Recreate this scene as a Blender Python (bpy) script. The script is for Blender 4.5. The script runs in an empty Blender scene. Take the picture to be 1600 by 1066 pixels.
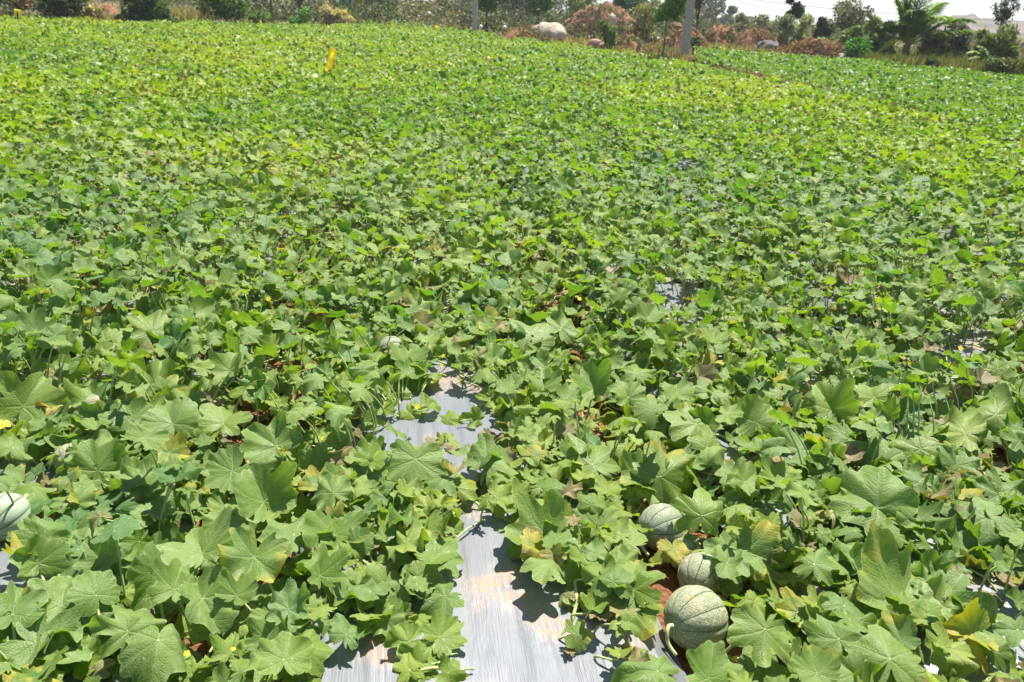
import bpy, math, random
import numpy as np
from mathutils import Matrix, Vector

random.seed(7)
RNG = np.random.default_rng(11)
PI = math.pi
SC = bpy.context.scene
COL = SC.collection

# ------------------------------------------------------------------ camera
CAM_H = 1.5
F = 1220.0
PITCH, ROLL = math.radians(23.2), math.radians(3.0)
cam_d = bpy.data.cameras.new('camera'); cam = bpy.data.objects.new('camera', cam_d); COL.objects.link(cam)
R3 = Matrix.Rotation(math.radians(90) - PITCH, 3, 'X') @ Matrix.Rotation(ROLL, 3, 'Z')
cam.matrix_world = Matrix.Translation((0, 0, CAM_H)) @ R3.to_4x4()
cam_d.sensor_width = 36; cam_d.lens = 36 * F / 1600
cam_d.clip_start = 0.05; cam_d.clip_end = 6000
cam_d.dof.use_dof = True; cam_d.dof.focus_distance = 2.6; cam_d.dof.aperture_fstop = 7.0
SC.camera = cam
RM = np.array(R3)

# ------------------------------------------------------------------ light
SUN_AZ, SUN_EL = math.radians(24), math.radians(64)      # azimuth clockwise from +Y (view direction)
w = bpy.data.worlds.new('World'); SC.world = w; w.use_nodes = True
nt = w.node_tree; bg = nt.nodes['Background']
sky = nt.nodes.new('ShaderNodeTexSky'); sky.sky_type = 'NISHITA'; sky.sun_disc = False
sky.sun_elevation = SUN_EL; sky.sun_rotation = SUN_AZ; sky.altitude = 500
sky.air_density = 1.0; sky.dust_density = .3; sky.ozone_density = 1.0
nt.links.new(sky.outputs[0], bg.inputs[0]); bg.inputs[1].default_value = 0.065
sd = bpy.data.lights.new('sun', 'SUN'); sd.energy = 4.6; sd.angle = math.radians(0.5); sd.color = (1, 0.955, 0.87)
so = bpy.data.objects.new('sun', sd); COL.objects.link(so)
sdir = Vector((math.sin(SUN_AZ) * math.cos(SUN_EL), math.cos(SUN_AZ) * math.cos(SUN_EL), math.sin(SUN_EL)))
so.rotation_euler = sdir.to_track_quat('Z', 'Y').to_euler(); so.location = sdir * 30
vs = SC.view_settings; vs.view_transform = 'Standard'; vs.look = 'None'; vs.gamma = 1; vs.use_curve_mapping = False
vs.exposure = 1.31
SC.cycles.max_bounces = 8; SC.cycles.transparent_max_bounces = 8; SC.cycles.volume_bounces = 0
SC.cycles.use_denoising = True

# ------------------------------------------------------------------ pixel <-> place (photo pixels, 1600 x 1066)
def ray(px, py):
    d = RM @ np.array([(px - 800) / F, -(py - 533) / F, -1.0]); return d / np.linalg.norm(d)
def ground(px, py, z=0.0):
    d = ray(px, py); t = (z - CAM_H) / d[2]; return np.array([d[0] * t, d[1] * t, z])
def proj(P):
    q = (np.atleast_2d(P) - np.array([0, 0, CAM_H])) @ RM
    dep = -q[:, 2]; s = F / np.maximum(dep, 1e-3)
    return np.stack([800 + q[:, 0] * s, 533 - q[:, 1] * s, dep], 1)
def at_dist(px, D, py=20):
    d = ray(px, py); h = d[:2] / np.linalg.norm(d[:2]); return np.array([h[0] * D, h[1] * D, 0.0])
def top_z(px, py, D):
    d = ray(px, py); return CAM_H + D * d[2] / math.hypot(d[0], d[1])

# ------------------------------------------------------------------ mesh + tagging helpers
def mesh_np(name, V, polys, mat=None, parent=None, attrs=None, smooth=False, loc=None, mi=None):
    """polys: list of int arrays (n,k).  attrs: {name: (type, array)} on points."""
    V = np.asarray(V, dtype=np.float32)
    if loc is not None: V = V - np.asarray(loc, dtype=np.float32)
    me = bpy.data.meshes.new(name)
    polys = [np.asarray(p, dtype=np.int32) for p in polys if len(p)]
    nl = sum(p.size for p in polys); nf = sum(len(p) for p in polys)
    me.vertices.add(len(V)); me.vertices.foreach_set('co', V.ravel())
    me.loops.add(nl); me.polygons.add(nf)
    me.loops.foreach_set('vertex_index', np.concatenate([p.ravel() for p in polys]))
    tot = np.concatenate([np.full(len(p), p.shape[1], np.int32) for p in polys])
    st = np.zeros(nf, np.int32); st[1:] = np.cumsum(tot)[:-1]
    me.polygons.foreach_set('loop_start', st); me.polygons.foreach_set('loop_total', tot)
    if smooth: me.polygons.foreach_set('use_smooth', np.ones(nf, bool))
    for k, (ty, a) in (attrs or {}).items():
        at = me.attributes.new(k, ty, 'POINT')
        at.data.foreach_set('vector' if ty == 'FLOAT_VECTOR' else 'value' if ty == 'FLOAT' else 'color', np.asarray(a, np.float32).ravel())
    me.update(calc_edges=True); me.validate()
    if mat: me.materials.append(mat)
    o = bpy.data.objects.new(name, me); COL.objects.link(o)
    if loc is not None and parent is None: o.location = [float(c) for c in loc]
    if parent is not None: o.parent = parent
    return o
def tag(o, label=None, cat=None, group=None, kind=None):
    if label: o['label'] = label
    if cat: o['category'] = cat
    if group: o['group'] = group
    if kind: o['kind'] = kind
    return o
def empty(name, loc, label, cat, group=None):
    o = bpy.data.objects.new(name, None); COL.objects.link(o); o.location = [float(c) for c in loc]
    o.empty_display_size = 0.1
    return tag(o, label, cat, group)

class MB:
    """collects pieces (verts, quads, tris) into one mesh"""
    def __init__(s): s.v, s.q, s.t, s.c, s.n = [], [], [], [], 0
    def add(s, V, q=None, t=None, col=None):
        V = np.asarray(V, float).reshape(-1, 3)
        if q is not None and len(q): s.q.append(np.asarray(q) + s.n)
        if t is not None and len(t): s.t.append(np.asarray(t) + s.n)
        s.v.append(V); s.c.append(np.tile(np.array(list(col if col is not None else (1, 1, 1)) + [1.0]), (len(V), 1)) if col is None or np.ndim(col) == 1 else col)
        s.n += len(V)
    def tube(s, pts, rad, n=6, col=None, cap=True):
        pts = np.asarray(pts, float); m = len(pts); rad = np.broadcast_to(np.asarray(rad, float), (m,))
        T = np.gradient(pts, axis=0); T /= np.linalg.norm(T, axis=1)[:, None] + 1e-9
        up = np.array([0, 0, 1.0]) if abs(T[0][2]) < .9 else np.array([1.0, 0, 0])
        A = np.cross(T, up); A /= np.linalg.norm(A, axis=1)[:, None] + 1e-9; B = np.cross(T, A)
        a = np.linspace(0, 2 * PI, n, endpoint=False)
        V = pts[:, None] + rad[:, None, None] * (np.cos(a)[None, :, None] * A[:, None] + np.sin(a)[None, :, None] * B[:, None])
        i = np.arange(m - 1)[:, None] * n; j = np.arange(n)[None]; k = (j + 1) % n
        q = np.stack([i + j, i + k, i + n + k, i + n + j], -1).reshape(-1, 4)
        V = V.reshape(-1, 3); t = None
        if cap:
            V = np.vstack([V, pts[0], pts[-1]]); c0, c1 = m * n, m * n + 1
            t = np.concatenate([np.stack([np.full(n, c0), (j[0] + 1) % n, j[0]], 1), np.stack([np.full(n, c1), (m - 1) * n + j[0], (m - 1) * n + (j[0] + 1) % n], 1)])
        s.add(V, q, t, col)
    def box(s, lo, hi, col=None):
        x0, y0, z0 = lo; x1, y1, z1 = hi
        V = [(x0, y0, z0), (x1, y0, z0), (x1, y1, z0), (x0, y1, z0), (x0, y0, z1), (x1, y0, z1), (x1, y1, z1), (x0, y1, z1)]
        s.add(V, [(3, 2, 1, 0), (4, 5, 6, 7), (0, 1, 5, 4), (1, 2, 6, 5), (2, 3, 7, 6), (3, 0, 4, 7)], None, col)
    def build(s, name, mat, parent=None, loc=None, smooth=False):
        if not s.v: return None
        return mesh_np(name, np.vstack(s.v), [np.vstack(s.q) if s.q else [], np.vstack(s.t) if s.t else []], mat, parent,
                       {'tint': ('FLOAT_COLOR', np.vstack(s.c))}, smooth, loc)

# ------------------------------------------------------------------ node helper
class NT:
    def __init__(s, name):
        s.m = bpy.data.materials.new(name); s.m.use_nodes = True; s.t = s.m.node_tree; s.n = s.t.nodes
        s.b = s.n['Principled BSDF']; s.out = s.n['Material Output']
    def put(s, sock, v):
        if isinstance(v, bpy.types.NodeSocket): s.t.links.new(v, sock)
        elif v is not None:
            if hasattr(sock.default_value, '__len__') and not hasattr(v, '__len__'): v = [v] * len(sock.default_value)
            if hasattr(sock.default_value, '__len__') and len(sock.default_value) == 4 and len(v) == 3: v = (*v, 1)
            sock.default_value = v
    def math(s, op, a, b=None, c=None, clamp=False):
        n = s.n.new('ShaderNodeMath'); n.operation = op; n.use_clamp = clamp
        for k, v in enumerate((a, b, c)):
            if v is not None: s.put(n.inputs[k], v)
        return n.outputs[0]
    def ramp(s, x, a, b, lo=0.0, hi=1.0):
        n = s.n.new('ShaderNodeMapRange'); n.interpolation_type = 'SMOOTHSTEP'
        for k, v in enumerate((x, a, b, lo, hi)): s.put(n.inputs[k], v)
        return n.outputs[0]
    def mix(s, f, a, b, mode='MIX'):
        n = s.n.new('ShaderNodeMix'); n.data_type = 'RGBA'; n.blend_type = mode
        s.put(n.inputs[0], f); s.put(n.inputs[6], a); s.put(n.inputs[7], b); return n.outputs[2]
    def noise(s, vec, scale, detail=3, rough=.55, color=False, dist=0):
        n = s.n.new('ShaderNodeTexNoise'); s.put(n.inputs['Vector'], vec); s.put(n.inputs['Scale'], scale)
        n.inputs['Detail'].default_value = detail; n.inputs['Roughness'].default_value = rough; n.inputs['Distortion'].default_value = dist
        return n.outputs['Color' if color else 'Fac']
    def vor(s, vec, scale, feat='F1', out='Distance'):
        n = s.n.new('ShaderNodeTexVoronoi'); n.feature = feat; s.put(n.inputs['Vector'], vec); s.put(n.inputs['Scale'], scale); return n.outputs[out]
    def attr(s, name, out='Color'):
        n = s.n.new('ShaderNodeAttribute'); n.attribute_name = name; return n.outputs[out]
    def sep(s, v):
        n = s.n.new('ShaderNodeSeparateXYZ'); s.put(n.inputs[0], v); return n.outputs
    def comb(s, x, y, z):
        n = s.n.new('ShaderNodeCombineXYZ')
        for k, v in enumerate((x, y, z)): s.put(n.inputs[k], v)
        return n.outputs[0]
    def pos(s): return s.n.new('ShaderNodeNewGeometry').outputs['Position']
    def obj(s): return s.n.new('ShaderNodeTexCoord').outputs['Object']
    def vmul(s, v, k):
        n = s.n.new('ShaderNodeVectorMath'); n.operation = 'MULTIPLY'; s.put(n.inputs[0], v); n.inputs[1].default_value = k; return n.outputs[0]
    def bump(s, h, strength=.5, dist=.01, normal=None):
        n = s.n.new('ShaderNodeBump'); s.put(n.inputs['Height'], h); n.inputs['Strength'].default_value = strength; n.inputs['Distance'].default_value = dist
        if normal is not None: s.put(n.inputs['Normal'], normal)
        return n.outputs[0]
    def set(s, **k):
        for a, v in k.items(): s.put(s.b.inputs[a.replace('_', ' ')], v)
        return s
    def translucent(s, fac, col, normal=None):
        t = s.n.new('ShaderNodeBsdfTranslucent'); s.put(t.inputs[0], col)
        if normal is not None: s.put(t.inputs[1], normal)
        m = s.n.new('ShaderNodeMixShader'); s.put(m.inputs[0], fac)
        s.t.links.new(s.b.outputs[0], m.inputs[1]); s.t.links.new(t.outputs[0], m.inputs[2]); s.t.links.new(m.outputs[0], s.out.inputs[0])

def simple(name, col, rough=.8, spec=.3, var=.25, scale=6, bump=0.3, bdist=.01):
    k = NT(name); p = k.obj(); f = k.noise(p, scale, 4)
    c = k.mix(f, [x * (1 - var) for x in col], [min(1, x * (1 + var)) for x in col])
    k.set(Base_Color=c, Roughness=rough, Specular_IOR_Level=spec, Normal=k.bump(k.noise(p, scale * 4, 4), bump, bdist)); return k.m

# leaf of the melon vine: 'lc' = flat leaf coordinates (x, y, random), 'tint' = (yellowness, blotch, dryness, powder)
S_ANG = math.radians(61)
def leaf_material(name, near=True):
    k = NT(name); lc = k.attr('lc', 'Vector'); x, y, rnd = k.sep(lc); ti = k.attr('tint'); sp = k.n.new('ShaderNodeSeparateColor'); k.put(sp.inputs[0], ti)
    hue, blo, dry = sp.outputs[0], sp.outputs[1], sp.outputs[2]; powd = k.attr('tint', 'Alpha')
    off = k.math('MULTIPLY', rnd, 57.0); v3 = k.comb(x, y, off)
    base = k.mix(hue, (0.048, 0.148, 0.020), (0.24, 0.30, 0.018))
    n1 = k.noise(v3, 2.3, 3)
    base = k.mix(k.math('MULTIPLY', n1, .55), base, k.mix(hue, (0.115, 0.230, 0.042), (0.30, 0.355, 0.035)))
    r = k.math('SQRT', k.math('ADD', k.math('MULTIPLY', x, x), k.math('MULTIPLY', y, y)))
    if near:
        a = k.math('ADD', k.math('ARCTAN2', x, y), k.math('MULTIPLY', k.math('SUBTRACT', k.noise(v3, 1.4, 2), .5), .55)); w_ = k.n.new('ShaderNodeMath'); w_.operation = 'WRAP'; k.put(w_.inputs[0], a); w_.inputs[1].default_value = S_ANG / 2; w_.inputs[2].default_value = -S_ANG / 2
        m = k.math('ABSOLUTE', w_.outputs[0]); perp = k.math('MULTIPLY', r, k.math('SINE', m)); al = k.math('MULTIPLY', r, k.math('COSINE', m))
        wob = k.math('MULTIPLY', k.math('SUBTRACT', k.noise(v3, 5, 2), .5), .05)
        pw = k.math('ABSOLUTE', k.math('ADD', perp, wob))
        vein = k.ramp(pw, .008, .034, 1, 0)
        q = k.math('FRACT', k.math('MULTIPLY', k.math('ADD', k.math('SUBTRACT', al, k.math('MULTIPLY', perp, .85)), k.math('MULTIPLY', wob, 1.2)), 6.5))
        sec = k.math('MULTIPLY', k.ramp(k.math('ABSOLUTE', k.math('SUBTRACT', q, .5)), .03, .13, 1, 0), k.ramp(r, .1, .25, 0, 1))
        allv = k.math('MAXIMUM', vein, k.math('MULTIPLY', sec, .6))
        base = k.mix(k.math('MULTIPLY', allv, .30), base, k.mix(hue, (0.20, 0.31, 0.13), (0.36, 0.44, 0.15)))
        rim = k.ramp(k.attr('rim', 'Fac'), .94, .995, 0, 1); base = k.mix(k.math('MULTIPLY', rim, .42), base, (0.36, 0.42, 0.20))
        cell = k.vor(v3, 17, 'DISTANCE_TO_EDGE')
        # pale powdery bloom and scratchy miner trails
        pf = k.math('MULTIPLY', k.ramp(k.noise(v3, 3.1, 5, .65), .38, .68, .25, 1), powd)
        base = k.mix(k.math('MULTIPLY', pf, .42), base, (0.40, 0.47, 0.25))
        tr = k.math('ABSOLUTE', k.math('SUBTRACT', k.noise(v3, 5.5, 2, .5, dist=.8), .5))
        tm = k.math('MULTIPLY', k.ramp(tr, .002, .010, 1, 0), k.ramp(k.noise(k.vmul(v3, (1, 1, 3)), 1.9, 1), .57, .63, 0, 1))
        base = k.mix(k.math('MULTIPLY', tm, .75), base, (0.55, 0.56, 0.42))
        sp1 = k.math('MULTIPLY', k.ramp(k.vor(v3, 7.5), .03, .085, 1, 0), k.ramp(k.noise(v3, 1.3, 1), .5, .6, 0, 1))
        base = k.mix(k.math('MULTIPLY', sp1, .5), base, (0.5, 0.42, 0.2))
    else:
        base = k.mix(k.math('MULTIPLY', powd, .35), base, (0.33, 0.46, 0.22))
    n2 = k.noise(v3, 2.1, 4, .6); edge = k.math('MULTIPLY', r, .45)
    yl = k.ramp(k.math('ADD', k.math('ADD', n2, edge), blo), 1.12, 1.38, 0, 1)
    base = k.mix(k.math('MULTIPLY', yl, .9), base, k.mix(n1, (0.46, 0.36, 0.035), (0.34, 0.34, 0.05)))
    br = k.ramp(k.math('ADD', k.math('ADD', k.noise(v3, 3.3, 4, .6), edge), blo), 1.45, 1.6, 0, 1)
    base = k.mix(br, base, (0.22, 0.13, 0.06))
    base = k.mix(dry, base, k.mix(n2, (0.11, 0.075, 0.035), (0.36, 0.28, 0.14)))
    if near:
        h = k.math('SUBTRACT', k.math('ADD', k.math('MULTIPLY', k.ramp(cell, 0, .35), .5), k.math('MULTIPLY', n1, .5)), k.math('MULTIPLY', allv, 1.1))
        nrm = k.bump(h, .42, .0026)
    else: nrm = k.bump(n1, .4, .004)

    rg = k.math('ADD', .40 if near else .42, k.math('MULTIPLY', powd, .2))
    k.set(Base_Color=base, Roughness=rg, Specular_IOR_Level=.42 if near else .18, Normal=nrm, Sheen_Weight=.12 if near else .0, Sheen_Roughness=.4)
    tc = k.mix(1.0, base, (1.35, 1.6, .28), 'MULTIPLY')
    k.translucent(k.math('SUBTRACT', .36, k.math('MULTIPLY', dry, .14)), tc)
    return k.m
M_LEAF = leaf_material('melon_leaf', True)
M_LEAF_FAR = leaf_material('melon_leaf_distant', False)

def stem_material():
    k = NT('vine_stem'); ti = k.attr('tint'); n = k.noise(k.pos(), 60, 3)
    c = k.mix(k.math('MULTIPLY', n, .5), ti, (0.42, 0.47, 0.2))
    k.set(Base_Color=c, Roughness=.55, Specular_IOR_Level=.4, Normal=k.bump(k.noise(k.pos(), 400, 2), .3, .002)); return k.m
M_STEM = stem_material()
def tinted(name, rough=.7, tr=0.0, spec=.3, var=.35, scale=3.0, bmp=.0):
    k = NT(name); ti = k.attr('tint'); n = k.noise(k.pos(), scale, 3)
    c = k.mix(n, k.mix(1, ti, (1 - var,) * 3, 'MULTIPLY'), k.mix(1, ti, (1 + var,) * 3, 'MULTIPLY'))
    k.set(Base_Color=c, Roughness=rough, Specular_IOR_Level=spec)
    if bmp: k.set(Normal=k.bump(k.noise(k.pos(), scale * 5, 4), .6, bmp))
    if tr: k.translucent(tr, k.mix(1, c, (1.2, 1.3, .5), 'MULTIPLY'))
    return k.m
M_TREE = tinted('tree_foliage', .6, .28, .25)
M_BARK = tinted('bark', .9, 0, .1, .3, 9, .02)
M_PETAL = tinted('petal', .6, .3, .2, .1)
M_CLOTH = tinted('flag_plastic', .55, .35, .3, .12, 9)
M_PLAIN = tinted('painted', .6, 0, .3, .15, 4)

# ------------------------------------------------------------------ the beds
VP = ray(612, -1); ROWD = VP[:2] / np.linalg.norm(VP[:2]); ROWN = np.array([ROWD[1], -ROWD[0]])   # ROWN points right
BED = 0.075
C0 = float(ground(745, 930, BED)[:2] @ ROWN)
SP = float(ground(1620, 1066, BED)[:2] @ ROWN) - C0
HW = 0.40
def bed_z(x, y):
    u = np.asarray(x) * ROWN[0] + np.asarray(y) * ROWN[1] - C0
    m = np.abs(u - np.round(u / SP) * SP)
    t = np.clip((m - HW + .02) / .13, 0, 1); t = t * t * (3 - 2 * t)
    return BED * (1 - t) * (1 - .12 * (m / HW) ** 2 * (m < HW))

k = NT('red_soil'); p = k.pos()
n1, n2, n3 = k.noise(p, 3, 5), k.noise(p, 38, 5, .65), k.vor(p, 55)
c = k.mix(n1, (0.20, 0.082, 0.040), (0.30, 0.145, 0.075)); c = k.mix(k.math('MULTIPLY', n2, .6), c, (0.13, 0.05, 0.026))
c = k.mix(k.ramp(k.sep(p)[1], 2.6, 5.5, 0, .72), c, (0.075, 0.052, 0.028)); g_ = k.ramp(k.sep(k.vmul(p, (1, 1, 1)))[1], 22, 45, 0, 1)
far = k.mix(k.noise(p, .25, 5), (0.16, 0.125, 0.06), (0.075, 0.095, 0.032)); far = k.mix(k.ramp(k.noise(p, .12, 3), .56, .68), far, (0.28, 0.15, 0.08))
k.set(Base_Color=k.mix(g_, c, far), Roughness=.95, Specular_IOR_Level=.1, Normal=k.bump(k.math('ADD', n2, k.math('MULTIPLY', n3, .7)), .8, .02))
M_SOIL = k.m

# mulch film: silver plastic with lengthwise wrinkles and dusted red soil
k = NT('silver_film'); p = k.pos()
cu = k.n.new('ShaderNodeMapping'); cu.inputs['Rotation'].default_value = (0, 0, math.atan2(ROWN[1], ROWN[0]) * -1); k.put(cu.inputs[0], p); q = cu.outputs[0]
wr = k.noise(k.vmul(q, (1, .07, 1)), 62, 3, .6); wr2 = k.noise(k.vmul(q, (1, .2, 1)), 16, 3, .6, dist=.6); fine = k.noise(k.vmul(q, (1, .05, 1)), 210, 2)
mask = k.ramp(k.noise(q, 2.6, 2), .40, .62)
h = k.math('ADD', k.math('MULTIPLY', wr, mask), k.math('ADD', k.math('MULTIPLY', wr2, .9), k.math('MULTIPLY', fine, .12)))
dust = k.ramp(k.noise(q, 3.4, 2), .585, .69); grit = k.ramp(k.noise(k.vmul(q, (1, .45, 1)), 95, 4, .7), .47, .6)
for (cx_, cy_, r0_) in ((790, 900, .07), (812, 930, .075), (840, 958, .08), (872, 985, .075), (715, 597, .16), (752, 800, .05)):
    gp = ground(cx_, cy_, BED); vd = k.n.new('ShaderNodeVectorMath'); vd.operation = 'DISTANCE'; k.put(vd.inputs[0], k.vmul(p, (1, 1, 0))); vd.inputs[1].default_value = (gp[0], gp[1], 0)
    dust = k.math('MAXIMUM', dust, k.ramp(k.math('ADD', vd.outputs['Value'], k.math('MULTIPLY', k.math('SUBTRACT', k.noise(q, 22, 3), .5), .12)), r0_ * .35, r0_, .9, 0))
dm = k.math('MULTIPLY', dust, k.math('ADD', .12, k.math('MULTIPLY', grit, .75)))
h = k.math('ADD', h, k.math('MULTIPLY', k.noise(k.vmul(q, (1, .035, 1)), 300, 2, .6), .25))
film = k.mix(k.noise(q, 5, 3), (0.15, 0.158, 0.175), (0.19, 0.20, 0.216))
film = k.mix(k.math('MULTIPLY', k.ramp(k.noise(q, 1.7, 3), .4, .7), .35), film, (0.235, 0.225, 0.21))
film = k.mix(dm, film, (0.40, 0.222, 0.115))
sp_ = k.math('MULTIPLY', k.ramp(k.vor(q, 26), .03, .05, 1, 0), k.ramp(k.noise(q, 9, 1), .6, .64)); film = k.mix(sp_, film, (0.2, 0.1, 0.06))
k.set(Base_Color=film, Metallic=.12, Roughness=k.math('ADD', .36, k.math('MULTIPLY', dm, .4)), Specular_IOR_Level=.5, Normal=k.bump(h, .5, .007))
M_FILM = k.m

# ------------------------------------------------------------------ ground
def grid(x0, x1, nx, y0, y1, ny):
    X, Y = np.meshgrid(np.linspace(x0, x1, nx), np.linspace(y0, y1, ny)); i = np.arange(ny - 1)[:, None] * nx + np.arange(nx - 1)[None]
    return X.ravel(), Y.ravel(), np.stack([i, i + 1, i + nx + 1, i + nx], -1).reshape(-1, 4)
def vnoise(x, y, s, seed=0):
    """cheap smooth value noise (numpy)"""
    x = np.asarray(x) * s; y = np.asarray(y) * s; xi, yi = np.floor(x), np.floor(y); fx, fy = x - xi, y - yi
    fx = fx * fx * (3 - 2 * fx); fy = fy * fy * (3 - 2 * fy)
    hsh = lambda a, b: np.modf(np.abs(np.sin(a * 127.1 + b * 311.7 + seed * 74.7) * 43758.5453))[0]
    return (hsh(xi, yi) * (1 - fx) + hsh(xi + 1, yi) * fx) * (1 - fy) + (hsh(xi, yi + 1) * (1 - fx) + hsh(xi + 1, yi + 1) * fx) * fy

# one sheet: a fine patch near the camera graded out to the horizon
def axis(fine0, fine1, step, far):
    a = list(np.arange(fine0, fine1, step)); s = step; lo, hi = a[0], a[-1]
    while hi < far: s *= 1.35; hi += s; a.append(hi)
    s = step
    while lo > -far: s *= 1.35; lo -= s; a.insert(0, lo)
    return np.array(a)
ax, ay = axis(-3, 3.6, .03, 1500), axis(.2, 5.0, .03, 1500)
X, Y = np.meshgrid(ax, ay); nx, ny = len(ax), len(ay)
Z = -0.012 + .030 * (vnoise(X, Y, 9, 1) - .5) + .02 * (vnoise(X, Y, 27, 2) - .5)
Z = np.where((np.abs(X) > 6) | (Y > 8), -0.02, Z)
u = X * ROWN[0] + Y * ROWN[1] - C0; mm = np.abs(u - np.round(u / SP) * SP)
Z -= .04 * np.clip((HW - mm + .05) / .1, 0, 1)
i = np.arange(ny - 1)[:, None] * nx + np.arange(nx - 1)[None]
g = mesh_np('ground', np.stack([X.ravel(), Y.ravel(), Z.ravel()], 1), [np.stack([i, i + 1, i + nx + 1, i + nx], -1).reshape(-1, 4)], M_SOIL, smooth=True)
tag(g, 'red brown soil of the field running out to scrubland', None, None, 'structure')

# soil clods and crumbs between the beds
def blob(rng, n=2, rough=.35):
    import bmesh
    bm = bmesh.new(); bmesh.ops.create_icosphere(bm, subdivisions=n, radius=1)
    V = np.array([v.co[:] for v in bm.verts]); Fc = np.array([[v.index for v in f.verts] for f in bm.faces]); bm.free()
    ph = rng.uniform(0, 9, (5, 3)); d = np.ones(len(V))
    for kk in range(5): d += rough * .4 * np.sin(V @ (rng.normal(size=3) * (1.5 + kk * 1.1)) + ph[kk, 0])
    return V * d[:, None], Fc
blobs = [blob(RNG, 1, .5) for _ in range(6)]
cl = MB()
for _ in range(5200):
    x, y = RNG.uniform(-2.6, 2.9), RNG.uniform(.9, 4.6)
    uu = x * ROWN[0] + y * ROWN[1] - C0; m_ = abs(uu - round(uu / SP) * SP)
    if m_ < HW + .09: continue
    V, Fc = blobs[RNG.integers(6)]; s = RNG.uniform(.003, .008) if RNG.random() < .85 else RNG.uniform(.01, .02)
    cl.add(V * s * RNG.uniform(.7, 1.2, 3) + [x, y, -.004 + s * .4], None, Fc)
o = cl.build('soil_crumbs', M_SOIL); tag(o, 'loose red crumbs of soil between the beds', None, None, 'stuff')

# ------------------------------------------------------------------ silver mulch sheets, one per bed
def side_name(i):
    if i == 0: return 'bare in its middle, along the centre of the field'
    nth = ['', 'first', 'second', 'third', 'fourth', 'fifth', 'sixth'][abs(i)]
    return f"mostly under leaves, {nth} bed {'right' if i > 0 else 'left'} of the bare sheet"
for bi in range(-4, 7):
    n_u = 141; L0, L1 = .3 if abs(bi) < 2 else .8, 14.0 - abs(bi) * .6
    us = np.linspace(-HW - .09, HW + .09, n_u); vs_ = np.concatenate([np.arange(L0, 4.5, .05), np.arange(4.5, L1, .2)])
    U, Vv = np.meshgrid(us, vs_)
    Uw = U + .018 * (vnoise(U * 0 + bi, Vv, 1.6, 3) - .5) * 2 + .012 * (vnoise(np.sign(U) * 5 + bi * 3, Vv, 5, 4) - .5)
    xx = (C0 + bi * SP + Uw) * ROWN[0] + Vv * ROWD[0]; yy = (C0 + bi * SP + Uw) * ROWN[1] + Vv * ROWD[1]
    zz = bed_z((C0 + U) * ROWN[0], (C0 + U) * ROWN[1]) + .012 * (vnoise(U * 1 + bi * 7, Vv * .35, 6, 5) - .5) + .006 * (vnoise(U + bi * 3, Vv * .12, 34, 6) - .5) + .0035 * (vnoise(U * 1.0 + bi * 5, Vv * .06, 70, 16) - .5) * (vnoise(U + 9, Vv, 3, 17) > .4) + .004
    i = np.arange(len(vs_) - 1)[:, None] * n_u + np.arange(n_u - 1)[None]
    V = np.stack([xx.ravel(), yy.ravel(), zz.ravel()], 1)
    o = mesh_np('mulch_sheet', V, [np.stack([i, i + 1, i + n_u + 1, i + n_u], -1).reshape(-1, 4)], M_FILM, smooth=True, loc=V[0])
    tag(o, 'silver plastic mulch sheet ' + side_name(bi), 'mulch sheet', 'plastic mulch sheets over the beds')

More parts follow.
